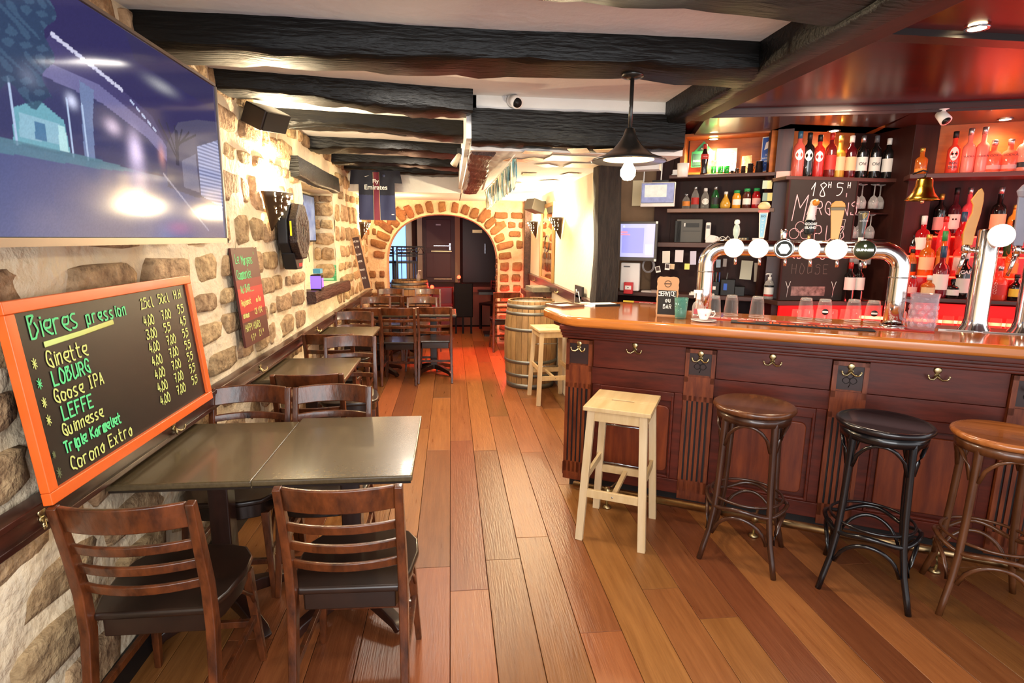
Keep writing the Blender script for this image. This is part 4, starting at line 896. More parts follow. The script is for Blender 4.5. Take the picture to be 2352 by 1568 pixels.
for i, (px, py, c_) in enumerate([(1757, 424, '#b9c6b0'), (1768, 424, '#e4d398'), (1757, 452, '#8fa79b'), (1768, 452, '#e6d58a')]):
    s, z = on_bar(px, py, A0 - .03); tag(MB().box(-.016, .016, -.002, 0, -.028, .028).build('sticky_note', mat('note%d' % i, c_, .8), None, bw(s, A0 - .03, z), BROT), ['greenish sticky note, upper left of four on the pillar', 'yellow sticky note, upper right of four on the pillar', 'blue grey sticky note, lower left of four on the pillar', 'yellow sticky note, lower right of four on the pillar'][i], 'note', 'sticky notes on the pillar')
tag(MB().box(-.045, .045, -.003, 0, -.025, .025).box(-.035, .035, -.0045, -.003, -.015, .015).build('card', L_PNK, None, bw(.155, A0 - .035, 2.06), BROT), 'pinkish card stuck between the pillar and the big blackboard', 'card')
# printer shelf
t = broot('receipt_printer', 'grey black receipt printer with a slot on the shelf', 'printer', -.44, A0 + .02, 1.59)
MB().box(-.11, .08, .0, .17, 0, .175).build('body', mat('printer grey', '#4d4a44', .5), t, bevel=.006); MB().box(-.12, -.07, .0, .17, .0, .165).build('side', BLACK, t, bevel=.004)
MB().box(-.04, .055, -.004, 0, .115, .145).box(-.06, .07, -.003, 0, .085, .088).build('slot', BLACK, t); MB().box(-.052, -.043, -.0045, 0, .12, .145).build('sticker', WHITE, t)
t = broot('desk_phone', 'white cordless telephone standing in its cradle beside the printer', 'telephone', -.3, A0 + .03, 1.59)
MB().prism([(-.03, 0), (.07, 0), (.075, .03), (.05, .05), (.0, .06), (-.03, .03)], -.04, .03, FACE.copy()).build('cradle', WHITE, t, bevel=.005)
h = MB().box(-.035, -.0, -.02, .01, .02, .15).build('handset', WHITE, t, bevel=.006); MB().box(-.03, -.006, -.0225, -.02, .105, .13).build('screen', C_GRY, h)
t = broot('card_terminal', 'black card payment terminal with a keypad on the printer shelf', 'card terminal', -.08, A0 + .04, 1.59)
MB().box(-.05, .05, -.05, .05, 0, .045).build('body', BLACK, t, bevel=.006)
for q in range(3):
    for w_ in range(4): MB().box(-.04 + w_ * .02, -.026 + w_ * .02, -.055, -.05, .01 + q * .011, .017 + q * .011).build('key', mat('key', '#c9b48a'), t)
tag(MB().box(-.03, .03, -.02, .02, 0, .04).build('till_roll', WHITE, None, bw(.02, A0 + .05, 1.59), BROT, .004), 'small white paper block at the right end of the printer shelf', 'paper roll')
cb = MB(); rc = random.Random(4)
for q in range(5): cb.sweep([(-.2 + .03 * q + .1 * u, .04 * math.sin(q + 5 * u), .006 + .05 * math.sin(PI * u) * rc.random()) for u in [i / 8 for i in range(9)]], .003, n=5)
o = tag(cb.build('cable_tangle', WHITE, None, bw(-.13, A0 + .02, 1.592), BROT), 'tangle of white cables between the telephone and the card terminal', 'cables'); o['kind'] = 'stuff'
# monitors
def screen(name, label, px0, px1, py0, py1, d, M, draw, rim=.012, bot=.02):
    s0, z0 = on_bar(px0, py1, d); s1, z1 = on_bar(px1, py0, d); t = broot(name, label, 'screen', (s0 + s1) / 2, d, z0); w = (s1 - s0) / 2; h = z1 - z0
    MB().box(-w, w, 0, .03, 0, h).build('casing', M, t, bevel=.006); p = MB().box(-w + rim, w - rim, -.002, 0, bot, h - rim).build('panel', draw, t); return t, w, h, p
t, w, h, p = screen('security_monitor', 'small white framed screen showing camera pictures, above the till', 1470, 1552, 417, 475, 4.42, WHITE, mat('cctv', '#8f93b8', .3, emit=.45, scale=9, col2='#2a2c48'), .008, .03)
MB().box(-w + .03, w - .06, -.003, -.002, .07, h - .02).build('bright_area', mat('cctv light', '#c9cabe', .3, emit=.5, scale=20, col2='#9a9c90'), p)
MB().box(-w + .006, w - .006, -.0015, 0, .026, h - .006).build('bezel', BLACK, t)
t, w, h, p = screen('till_screen', 'till touch screen with a lavender blue display', 1415, 1512, 508, 598, 4.40, mat('till grey', '#4a4644', .5), mat('till blue', '#a9aee8', .3, emit=.5), .02, .03)
MB().box(-w + .04, w - .1, -.004, -.002, .06, h - .05).build('window', mat('till blue2', '#8c90dc', .3, emit=.5), p)
MB().box(-w + .03, -w + .08, -.005, -.0035, h - .09, h - .075).box(-w + .03, -w + .1, -.005, -.0035, h - .105, h - .095).build('red_rows', mat('till pink', '#d98aa8', .4, emit=.5), p)
for q in range(4): MB().box(w - .085, w - .035, -.005, -.003, .05 + q * .02, .065 + q * .02).build('key_row', mat('till white', '#e4e6f4', .4, emit=.55), p)
for q in (-1, 1):
    for r_ in (0, 1): MB().box(q * (w - .008) - .008, q * (w - .008) + .008, -.004, 0, r_ * (h - .018), r_ * (h - .018) + .018).build('corner_clip', WHITE, t)
text('12', .02, mat('till white', '#e4e6f4'), p, fx(-w + .05, -.004, h - .04))
t = broot('fire_alarm_box', 'white fire alarm box with a red break glass call point', 'alarm', -.87, 4.44, 1.19)
MB().box(-.075, .075, 0, .05, .02, .24).build('casing', WHITE, t, bevel=.01, seg=3)
MB().box(-.05, .0, -.001, .0, .205, .215).build('print_line', C_GRY, t)
r_ = MB().box(-.035, .035, -.04, .0, 0, .09).build('call_point', mat('alarm red', '#c4242a', .4), t, bevel=.004)
MB().box(-.024, .024, -.043, -.04, .035, .065).build('call_glass', WHITE, r_); MB().lathe([(0, 0), (.005, 0), (0, .003)], 10, M=fx(0, -.043, .05)).build('call_button', BLACK, r_)
t = broot('router', 'black and white router with two antennas above the small screen', 'router', -.68, 4.47, 2.03)
MB().box(-.06, .06, 0, .05, 0, .02).build('body', BLACK, t); 
for q, hh in ((-.13, .12), (.0, .16)): MB().sweep([(q, .02, -.02), (q + .005, .02, hh)], [.006, .004], n=8).build('antenna', WHITE, t)
tag(MB().box(-.035, .04, 0, .06, 0, .008).box(-.03, .035, 0.005, .055, .008, .04).build('white_box', WHITE, None, bw(-.57, 4.5, 2.086), BROT, .003), 'small white plastic box at the left end of the top shelf', 'box')
tag(MB().box(-.045, .045, 0, .003, -.1, .1).build('wall_paper_sheet', mat('cream sheet', '#e2cfa6', .8), None, bw(-.895, 4.745, 1.98), BROT), 'cream sheet of paper on the wall beside the bulb of the pendant', 'paper')
tag(MB().box(-.2, .08, 0, .12, -.03, .03).build('white_duct', W_PLASTER, None, bw(-.75, 4.3, 2.14), BROT), 'white boxed duct under the ceiling behind the pendant shade', 'duct')
tag(MB().lathe([(0, 0), (.035, 0), (.04, .09), (0, .09)], 16).build('white_siren', WHITE, None, bw(-.49, 4.2, 2.04)), 'white cylinder sensor under the girder near the pendant shade', 'sensor')
# papers hanging under the printer shelf
for i, (px, py, c_, w_, h_, lab) in enumerate([(1530, 590, '#e2dccc', .028, .045, 'white ticket hanging farthest left below the printer shelf'), (1560, 588, '#d6cfd2', .03, .045, 'pale grey ticket in the middle of the row below the printer shelf'), (1543, 612, '#e6c8a0', .02, .02, 'small beige note under the hanging tickets'), (1592, 592, '#c6c4d8', .022, .05, 'lilac ticket hanging next to the tap tower bend'), (1578, 612, '#e9e27c', .018, .022, 'yellow note hanging beside the tower bend'), (1632, 612, '#cfc8c2', .014, .04, 'narrow ticket seen through the tap tower'), (1650, 605, '#9fb0c0', .016, .03, 'bluish ticket seen through the tap tower'), (1665, 603, '#a59c98', .013, .03, 'grey ticket seen through the tap tower'), (1714, 620, '#b8b6a4', .04, .07, 'folded menu sheet pinned below the shelf inside the tap tower'), (1738, 625, '#b0a596', .018, .07, 'long narrow price list pinned inside the tap tower')]):
    s, z = on_bar(px, py, 4.46 if i < 5 else 4.6); tag(MB().box(-w_, w_, -.002, 0, -h_, h_).build('ticket', mat('tk%d' % i, c_, .8), None, bw(s, 4.46 if i < 5 else 4.6, z), (0, 0.04 * (i % 3 - 1), -TH)), lab, 'ticket', 'papers hanging below the printer shelf')
for i, (px, py) in enumerate([(1511, 618), (1533, 612)]):
    s, z = on_bar(px, py, 4.44); t = broot('instant_photo', ['left instant photo hanging under the till, tilted', 'right instant photo hanging under the shelf'][i], 'photo', s, 4.44, z, group='instant photos under the shelf'); t.rotation_euler.y = -.25 + .3 * i
    MB().box(-.018, .018, -.002, 0, -.025, .022).build('border', WHITE, t); MB().box(-.013, .013, -.003, -.002, -.012, .018).build('image', mat('photo dark', '#3a2420', .4), t)
cb = MB()
for q in range(4): cb.sweep([((.036 + .004 * q) * math.cos(a), .003 * q, (.045 + .003 * q) * math.sin(a)) for a in [2 * PI * k / 24 for k in range(25)]], .0025, n=5, caps=False)
tag(cb.build('cable_coil', mat('grey cable', '#8d8a8c', .5), None, bw(*[on_bar(1489, 610, 4.45)[0], 4.45, on_bar(1489, 610, 4.45)[1]]), BROT), 'coil of grey cable hanging between the till screen and the tickets', 'cable')
for i, (px, c_) in enumerate([(1490, '#cfc0b4'), (1512, '#b59a8a')]):
    s, z = on_bar(px, 672, 4.5); tag(MB().box(-.06, .06, -.04, .04, 0, .012 + .006 * i).build('leaflet_stack', mat('leaf%d' % i, c_, .7), None, bw(s, 4.54, 1.2), (0, 0, -TH + .2 * i)), ['stack of leaflets below the fire alarm box', 'fanned leaflets right of the first stack on the low shelf'][i], 'leaflets', 'leaflets on the low shelf')
tag(MB().box(-.04, .04, -.01, 0, 0, .05).build('yellow_card', L_YEL, None, bw(-.84, 4.3, 1.1), BROT), 'yellow card behind the counter below the fire alarm', 'card')
t = broot('first_aid_sign', 'red card with white lettering just behind the counter', 'sign', -.72, 4.32, 1.1)
MB().box(-.09, .11, 0, .004, 0, .045).build('card', L_RED, t); text('POMPIERS', .024, WHITE, t, fx(.01, -.001, .03))
t = broot('desk_organiser', 'black desk organiser full of pens behind the tap tower', 'organiser', -.2, 4.55, 1.2)
MB().box(-.13, -.01, 0, .1, 0, .1).box(.0, .1, 0, .1, 0, .12).box(.1, .17, 0, .1, 0, .07).build('body', BLACK, t, bevel=.004)
for i, (xx, c_) in enumerate([(-.09, '#d9962e'), (-.06, '#8a8a8a'), (-.045, '#7a2020'), (-.03, '#20706a'), (-.015, '#2a4a9a'), (.03, '#555555')]): MB().sweep([(xx, .04, .05), (xx + .012 * (i % 3 - 1), .03, .17)], .004, n=6).build('pen', mat('pen%d' % i, c_, .4), t)
MB().box(.02, .045, -.003, 0, .04, .09).build('blue_tag', mat('tagblue', '#2a5ac0'), t); MB().box(-.06, -.035, -.003, 0, .04, .065).build('white_logo', WHITE, t)
tag(MB().box(-.09, .09, -.05, .05, 0, .012).box(-.08, .07, -.045, .045, .012, .022).build('paper_stack', mat('paper', '#ece6dc'), None, bw(-.33, 4.5, 1.2), (0, 0, -TH + .1)), 'stack of white paper left of the desk organiser', 'paper')
t = broot('gel_bottle', 'hand gel bottle with a white pump and red striped label', 'soap bottle', .13, 4.42, 1.2)
MB().lathe([(0, 0), (.032, 0), (.034, .01), (.034, .1), (.026, .125), (.013, .135), (0, .135)], 20).build('body', thin('gel2', '#d8d2c8', .6), t)
MB().lathe([(0, .13), (.013, .133), (.013, .155), (.005, .158), (.005, .175), (0, .175)], 12).sweep([(.012, 0, .178), (-.02, 0, .178), (-.028, 0, .172)], .006, n=6).build('pump', WHITE, t)
MB().lathe([(.0348, .03), (.0348, .09)], 14, a0=-PI / 2 - 1.1, a1=-PI / 2 + 1.1).build('label', L_WHT, t); MB().lathe([(.035, .022), (.035, .036)], 14, a0=-PI / 2 - 1.1, a1=-PI / 2 + 1.1).build('red_stripe', L_RED, t); MB().lathe([(.0351, .086), (.0351, .1)], 14, a0=-PI / 2 - 1.1, a1=-PI / 2 + 1.1).build('dark_stripe', L_BLK, t)

# ---- section B (turned square to the room)
sb = root('middle_shelf_unit', 'dark wooden middle cabinet with the vermouth bottles and the big blackboard', 'shelf unit', (2.24, 3.7, 0))
MB().box(0, .86, .22, .25, 0, 2.38).build('back_panel', W_BB, sb); MB().box(.0, .62, .215, .222, 2.06, 2.38).build('lit_back_panel', W_BBO, sb)
MB().box(0, .82, -.01, .22, 2.015, 2.04).build('shelf', W_SHELF, sb, bevel=.003); MB().box(0, .9, -.05, .22, 1.17, 1.2).build('shelf', W_SHELF, sb, bevel=.003)
MB().box(0, .82, .0, .22, 2.37, 2.39).build('soffit', W_BBO, sb)
MB().box(.8, .98, -.12, .25, 0, 2.42).build('pillar', W_BB, sb, bevel=.004)
MB().box(0, .86, .15, .22, 0, 1.17).build('lower_panel', W_BB, sb)
bd = tag(MB().box(0, .48, 0, .015, 0, .81).build('big_blackboard', mat('big slate', '#1f1712', .75, scale=6, col2='#2a201a'), None, (2.27, 3.685, 1.205)), "big blackboard chalked 18H 5H Margen's Pub behind the taps", 'blackboard')
bf = MB()
for (x0, x1, z0, z1) in ((-.012, 0, -.0, .81), (.48, .49, 0, .81)): bf.box(x0, x1, -.004, .016, z0, z1)
bf.build('frame', W_BB, bd)
PCH = mat('pink chalk', '#d9b0b4', .9)
for q_ in [('18', .15, .71, .085, .72, .1), ('H', .275, .765, .035), ('5', .34, .715, .08), ('H', .415, .765, .035)]: stroke_mesh([q_], .005).build('chalk_hours', CHALK, bd).matrix_local = fx(0, -.001, 0)
for q_ in [('M', .035, .545, .17, .6, .12), ('ARGENS', .14, .585, .085, .75), ("'", .395, .66, .07), ('PUB', .21, .41, .1, .85), ('CB 10€', .04, .29, .085, .72)]: stroke_mesh([q_], .0055).build('chalk_name', PCH, bd).matrix_local = fx(0, -.001, 0)
cl_ = MB(); 
for cx_, cz_ in ((.06, .455), (.1, .5), (.14, .455)): cl_.sweep([(cx_ + .035 * math.cos(a), -.001, cz_ + .035 * math.sin(a)) for a in [PI * 2 * k / 18 for k in range(19)]], .0025, n=4, caps=False)
cl_.build('chalk_clover', PCH, bd)
stroke_mesh([('HOUSE', .07, .185, .065, .9)], .003).build('chalk_faint', mat('faint chalk', '#6d5f58', .9), bd).matrix_local = fx(0, -.001, 0)
MB().box(.08, .33, -.002, -.001, .03, .095).build('chalk_smear', mat('chalk smear', '#a88a82', .9, scale=30, col2='#4a3832'), bd)
gk = MB().sweep([(.4, -.001, .40), (.4, -.001, .45)], .002, n=4).sweep([(.375, -.001, .555), (.38, -.001, .49), (.4, -.001, .455), (.42, -.001, .49), (.425, -.001, .555), (.375, -.001, .555)], .002, n=4).sweep([(.38, -.001, .395), (.42, -.001, .395)], .004, n=4)
for xx in (.05, .39): gk.sweep([(xx, -.001, .02), (xx + .005, -.001, .08), (xx - .015, -.001, .13)], .0018, n=4).sweep([(xx + .005, -.001, .08), (xx + .02, -.001, .13)], .0018, n=4)
gk.build('chalk_drawing', CHALK, bd)
BB = [
 (1830, 301, 'wine', gl('rose vermouth', '#c8564a', .8), C_BLU, L_WHT, 'rose vermouth bottle with an oval label at the left end above the blackboard', 'oval', None),
 (1852, 304, 'wine', G_DARK, C_BLK, L_WHT, 'black vermouth bottle with an oval white label above the blackboard', 'oval', None),
 (1876, 309, 'wine', G_RED, C_BLK, L_WHT, 'red vermouth bottle with an oval white label above the blackboard', 'oval', None),
 (1903, 304, 'wine', gl('deep red', '#6a1016', .85), C_RED, L_RED, 'dark red bottle with a red cap and red label above the blackboard', 'band', None),
 (1924, 311, 'tall', mat('gold bottle', '#c08a2e', .3, .3), C_GLD, L_CRM, 'golden yellow bottle in the middle above the blackboard', 'band', None),
 (1949, 311, 'wine', gl('red wine', '#5a0d14', .9), C_WHT, L_CRM, 'red bottle with a cream label and white neck above the blackboard', 'band', None),
 (1975, 311, 'wine', G_DARK, C_SIL, L_WHT, 'dark green bottle with a slanted white label, left one of the twin pair', 'band', 'Old'),
 (2005, 311, 'wine', G_DARK, C_GRY, L_WHT, 'dark bottle with a slanted white label, right one of the twin pair', 'band', 'Old'),
 (2034, 317, 'wine', G_DARK, C_WHT, L_WHT, 'dark bottle with a low wide white label, rightmost above the blackboard', 'band', None)]
for px, pt, k, g, cp, lb, lab, lt, tx in BB:
    p0 = on_y(px, 403, 3.78); zt = on_y(px, pt, 3.78).z
    bottle(k, (p0.x, 3.78, 2.04), zt - 2.04, g, cp, lb, lab, ltype=lt, rz=-.45, group='aperitif bottles above the blackboard', lz=(.36, .6) if lt == 'oval' else (.18, .5), txt=tx)
# hanging stemmed glasses
k = 0
for r_, (z, n_) in enumerate(((2.005, 4), (1.80, 3), (1.62, 3))):
    for i in range(n_):
        tag(MB().lathe([(.028, 0), (.03, -.002), (.004, -.01), (.004, -.075), (.02, -.09), (.032, -.12), (.03, -.165), (.028, -.165), (.029, -.12)], 16).build('stemmed_glass', thin('stem glass', '#d8d4d0', .35), None, (2.80 + i * .068, 3.75 + .03 * (i % 2), z)), 'clear stemmed glass hanging upside down beside the blackboard, ' + ['top', 'middle', 'lowest'][r_] + ' row, ' + ['leftmost', 'second', 'third', 'rightmost'][i], 'glass', 'stemmed glasses hanging beside the blackboard'); k += 1
MB().box(.52, .8, .02, .12, 1.8, 1.81).box(.52, .8, .02, .12, 1.62, 1.63).build('glass_rack', W_BB, sb)
for i, px in enumerate((1955, 1976)):
    p0 = on_y(px, 690, 3.62); bottle('wine', (p0.x, 3.66, 1.2), .27, G_DARK, C_RED if i == 0 else C_SIL, L_WHT, ['dark wine bottle seen inside the tap tower, left of the pair', 'dark wine bottle seen inside the tap tower, right of the pair'][i], rz=-.4, lz=(.3, .62), group='wine bottles standing behind the tap tower')
# ---- section C
C0 = 4.5
sc_ = broot('right_shelf_unit', 'dark wooden right shelf unit glowing red with spirit bottles', 'shelf unit', 0, C0)
MB().box(.86, 2.6, .42, .45, 0, 2.4).build('back_panel', W_BB, sc_); MB().box(.9, 2.6, .2, .207, 2.06, 2.4).build('lit_back_panel', W_BBO, sc_)
MB().box(.9, 2.6, -.03, .2, 2.015, 2.045).build('shelf', W_SHELF, sc_, bevel=.003); MB().box(.88, 2.6, .0, .2, 2.38, 2.4).build('soffit', W_BBO, sc_)
MB().box(.9, 2.6, -.12, .42, 1.235, 1.26).build('shelf', W_SHELF, sc_, bevel=.003)
ACR = mat('red acrylic step', '#8a0c0c', .25, emit=.12, ecol='#ff1208'); EDGE = mat('glowing step edge', '#ff4a3a', .3, emit=7, ecol='#ff2a18')
for (y0, y1, z0, z1) in ((.22, .4, 1.26, 1.66), (.1, .22, 1.26, 1.53), (-.01, .1, 1.26, 1.40)):
    MB().box(.92, 2.6, y0, y1, z0, z1 - .01).build('display_step', ACR, sc_); MB().box(.92, 2.6, y0 - .006, y0, z1 - .014, z1 - .004).build('light_edge', EDGE, sc_)
MB().box(.74, 2.6, .18, .2, .95, 1.2).build('red_backlight', mat('red backlight', '#b01010', .4, emit=.45, ecol='#ff1010'), sc_)
MB().box(.74, 2.6, .165, .175, 1.07, 1.09).build('light_strip', mat('led strip', '#ffb090', .4, emit=9, ecol='#ff5a3a'), sc_)
MB().box(.7, 2.6, -.02, .2, .9, .93).build('lower_shelf', W_BB, sc_)
MB().box(-.0, .62, .0, .02, .98, 1.165).build('red_backlight', MATS['red backlight'], root('glow_niche', 'red glowing niche below the middle cabinet', 'niche', (2.3, 3.72, 0)))
MB().box(-.0, .62, -.01, -.002, 1.05, 1.065).build('light_strip', MATS['led strip'], bpy.data.objects['glow_niche'])
ORD = ['first', 'second', 'third', 'fourth', 'fifth', 'sixth', 'seventh', 'eighth', 'ninth', 'tenth', 'eleventh', 'twelfth', 'thirteenth']
for i in range(9):
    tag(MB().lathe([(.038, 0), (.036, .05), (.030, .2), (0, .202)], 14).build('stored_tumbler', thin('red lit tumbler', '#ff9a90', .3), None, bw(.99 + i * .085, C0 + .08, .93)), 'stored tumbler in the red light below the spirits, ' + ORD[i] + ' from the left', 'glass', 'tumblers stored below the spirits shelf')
for i in range(6):
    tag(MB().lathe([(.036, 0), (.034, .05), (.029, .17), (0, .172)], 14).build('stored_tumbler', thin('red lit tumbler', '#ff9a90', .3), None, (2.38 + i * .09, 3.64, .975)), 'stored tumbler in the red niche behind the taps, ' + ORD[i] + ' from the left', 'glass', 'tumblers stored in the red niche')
CT = [
 (2112, 340, 'tall', G_AMBER, C_GLD, L_ORG, 'slim amber bottle at the left end of the top right shelf', 'band', None),
 (2183, 302, 'tall', gl('red vodka', '#e8402c', .85), C_BLK, L_WHT, 'tall red bottle with a white skull and black cap on the top right shelf', 'oval', None),
 (2217, 295, 'tall', G_PINK, C_SIL, None, 'frosted pink bottle with a silver neck, left of two alike', 'band', None),
 (2248, 292, 'tall', G_PINK, C_SIL, None, 'frosted pink bottle with a silver neck, right of two alike', 'band', None),
 (2274, 322, 'squat', gl('pink spirit', '#f06a50', .7), C_SIL, L_PNK, 'short frosted bottle with dark lettering, left of two squat ones', 'band', None),
 (2311, 320, 'squat', gl('pink spirit', '#f06a50', .7), C_SIL, L_PNK, 'short frosted bottle with dark lettering, right of two squat ones', 'band', None),
 (2345, 296, 'squat', gl('ribbed spirit', '#d9a89a', .6), C_BLK, L_BLK, 'ribbed bottle with a black label at the right edge of the top shelf', 'band', None)]
for px, pt, k, g, cp, lb, lab, lt, tx in CT:
    s, _ = on_bar(px, 404, C0 + .05); zt = on_bar(px, pt, C0 + .05)[1]
    b_ = bottle(k, bw(s, C0 + .05, 2.045), zt - 2.045, g, cp, lb, lab, ltype=lt, rz=-.65, group='spirit bottles on the top right shelf', lz=(.3, .62) if lt == 'oval' else (.1, .22), wide=.95)
    if px == 2183:
        text('PAN', .022, BLACK, b_, fx(0, -.0375, .062)); text('DOR', .022, BLACK, b_, fx(0, -.0375, .038))
        MB().lathe([(0, 0), (.0065, 0), (0, .001)], 10, M=fx(-.009, -.0375, .12)).lathe([(0, 0), (.0065, 0), (0, .001)], 10, M=fx(.009, -.0375, .12)).box(-.008, .008, -.0385, -.0375, .098, .102).build('skull_eyes', BLACK, b_)
    if px in (2217, 2248): text('VODKA', .016, L_BLK, b_, fx(0, -.037, .1))
    if px in (2274, 2311): text('VODKA', .02, L_BLK, b_, fx(0, -.046, .1))
# stepped rows: (px, base row, top px, kind, glass, cap, label)
RW = {3: (1.65, C0 + .31), 2: (1.52, C0 + .16), 1: (1.39, C0 + .045), 0: (1.26, C0 - .06)}
CS = [
 (3, 2092, 455, 'soda', G_DARK, C_BLK, None, 'small black bottle at the far left of the highest glowing step', None),
 (3, 2117, 468, 'wine', G_DARK, C_RED, L_WHT, 'dark bottle behind the brass bell on the highest step', None),
 (3, 2165, 445, 'wine', G_DARK, C_GLD, L_PNK, 'black bottle with a gold cap and pink label on the highest step', None),
 (3, 2201, 430, 'tall', gl('plum', '#4a1620', .7), C_BLK, L_WHT, 'dark plum bottle with a skull label on the highest step', None),
 (3, 2232, 427, 'tall', gl('pink glass', '#e2505a', .75), C_SIL, None, 'slender pink bottle left of the amber paddle on the highest step', None),
 (3, 2304, 420, 'squat', G_DARK, C_SIL, L_CRM, 'round shouldered black bottle with a cream oval label right of the amber paddle', None),
 (3, 2335, 470, 'round', G_YEL, C_GLD, L_ORG, 'yellow bottle at the right edge of the highest step', None),
 (2, 2125, 495, 'squat', G_RED, C_WHT, L_WHT, 'squat red bottle with a pale label on the second step', None),
 (2, 2175, 497, 'round', gl('pink red', '#ff4a4a', .7), C_RED, None, 'bright red round bottle in the middle of the second step', None),
 (2, 2217, 486, 'tall', G_RED, C_BLU, L_RED, 'red bottle with a blue neck on the second step', None),
 (2, 2100, 540, 'soda', G_DARK, C_BLK, L_RED, 'small dark bottle with a red label at the left of the second step', None),
 (2, 2290, 520, 'round', G_DARK, C_BLU, None, 'dark bottle hidden behind the chrome column', None),
 (2, 2335, 505, 'squat', G_GREEN, C_BLK, None, 'green bottle beside the lit medallion of the chrome column', None),
 (1, 2098, 572, 'soda', G_AMBER, C_BLK, L_BLK, 'amber bottle with a black arched label at the left of the third step', None),
 (1, 2136, 538, 'squat', G_AMBER, C_GLD, L_CRM, 'amber whisky bottle with a tall cork on the third step', None),
 (1, 2173, 530, 'tall', G_AMBER, C_GRN, L_ORG, 'bottle with a bright green cap on the third step', None),
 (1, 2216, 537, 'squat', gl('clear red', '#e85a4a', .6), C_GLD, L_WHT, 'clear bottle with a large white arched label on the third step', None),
 (1, 2330, 560, 'round', G_AMBER, C_RED, L_ORG, 'orange labelled bottle right of the chrome column', None),
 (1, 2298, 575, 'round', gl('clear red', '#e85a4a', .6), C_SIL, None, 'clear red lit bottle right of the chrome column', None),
 (0, 2098, 632, 'juice', G_RED, C_SIL, L_PNK, 'short red bottle at the left of the lowest row', None),
 (0, 2137, 632, 'squat', G_AMBER, C_WHT, L_CRM, 'short amber bottle with a cream label in the lowest row behind the mug', None),
 (0, 2172, 552, 'squat', gl('crimson', '#7a1020', .85), C_BLU, L_WHT, 'crimson cognac bottle with a blue cap and white label in the lowest row', None),
 (0, 2224, 568, 'squat', G_DARK, C_WHT, L_WHT, 'large black bottle lettered RICARD with a white neck', 'RICARD'),
 (0, 2300, 610, 'squat', gl('orange red', '#e0503a', .75), C_SIL, L_RED, 'stout red bottle lettered down its side right of the chrome column', 'OZOO'),
 (0, 2338, 630, 'round', G_DARK, C_BLK, L_YEL, 'dark bottle with a bright yellow label at the right edge', None),
 (0, 2192, 640, 'squat', G_DARK, C_BLK, L_WHT, 'short black bottle with a rectangular cream label behind the beer mug', None)]
for r_, px, pt, k, g, cp, lb, lab, tx in CS:
    z, d = RW[r_]; s, zt = on_bar(px, pt, d); hh = min(max(zt - z, .12), .33)
    b_ = bottle(k, bw(s, d, z), hh, g, cp, lb, lab, rz=-.62, group='spirit bottles on the glowing steps', lz=(.16, .46) if tx != 'RICARD' else (.12, .4), txt=None, capz=.78 if cp in (C_WHT, C_GRN, C_BLU) else .86)
    if tx == 'RICARD': text('RICARD', .03, WHITE, b_, fx(0, -.047, hh * .52), bold=.0008)
    if tx == 'OZOO': text('OZOO', .024, L_PNK, b_, fx(-.02, -.047, hh * .35) @ Matrix.Rotation(PI / 2, 4, 'Z'))
    if 'skull' in lab: MB().lathe([(0, 0), (.006, 0), (0, .001)], 8, M=fx(-.008, -.0375, hh * .36)).lathe([(0, 0), (.006, 0), (0, .001)], 8, M=fx(.008, -.0375, hh * .36)).build('skull_eyes', BLACK, b_)
# bell
t = broot('brass_bell', 'brass ship bell hanging from the dark pillar beside the spirits', 'bell', .905, 4.12, 1.855)
MB().lathe([(.088, 0), (.09, .004), (.075, .02), (.058, .045), (.046, .08), (.042, .115), (.034, .13), (0, .135), (0, .128), (.03, .122), (.04, .08), (.055, .04), (.08, .004)], 32).build('bell_body', mat('bell brass', '#a8802e', .22, 1), t)
MB().sweep([(0, 0, .13), (0, 0, .15), (.01, 0, .165), (-.01, .02, .175), (-.05, .06, .16)], .005, n=8).build('bracket', mat('iron', '#2a2422', .4, .8), t)
MB().lathe([(0, -.02), (.01, -.015), (.012, 0), (.004, .01), (.003, .1), (0, .1)], 12).build('clapper', BRASS, t)
# ------------------------------------------------------------------ canopy over the bar
cn = MB().prism([(1.45, -.8), (4.6, -.8), (4.6, 4.7), (1.45, 4.7)], 2.42, 2.5)
canopy = struct(cn.build('ceiling_canopy', W_LACQ))
MB().box(1.5, 4.6, 2.18, 2.26, 2.395, 2.425).build('joint_strip', mat('joint strip', '#160605', .4), canopy)
MB().box(1.47, 1.60, -.8, 3.6, 2.345, 2.43).box(1.6, 1.64, -.8, 3.6, 2.38, 2.43).build('edge_moulding', W_BB, canopy, bevel=.01)
fa = MB()
a, b_, c_ = Vector((1.62, 3.62, 0)), Vector((2.75, 3.28, 0)), Vector((4.6, 2.55, 0))
for p, q in ((a, b_), (b_, c_)): 
    u = (q - p).normalized(); nn = Vector((-u.y, u.x, 0))
    for (z0, z1, o0, o1) in ((2.37, 2.425, 0, 1.2), (2.385, 2.41, -.02, 0)):
        fa.add([p + nn * o0 + Vector((0, 0, z0)), q + nn * o0 + Vector((0, 0, z0)), q + nn * o1 + Vector((0, 0, z0)), p + nn * o1 + Vector((0, 0, z0)), p + nn * o0 + Vector((0, 0, z1)), q + nn * o0 + Vector((0, 0, z1)), q + nn * o1 + Vector((0, 0, z1)), p + nn * o1 + Vector((0, 0, z1))], [(0, 3, 2, 1), (4, 5, 6, 7), (0, 1, 5, 4), (1, 2, 6, 5), (2, 3, 7, 6), (3, 0, 4, 7)])
fa.build('fascia', mat('fascia', '#3a1710', .4, coat=.3), canopy)
E_WARM = mat('warm lamp', '#ffe2b0', .4, emit=25)
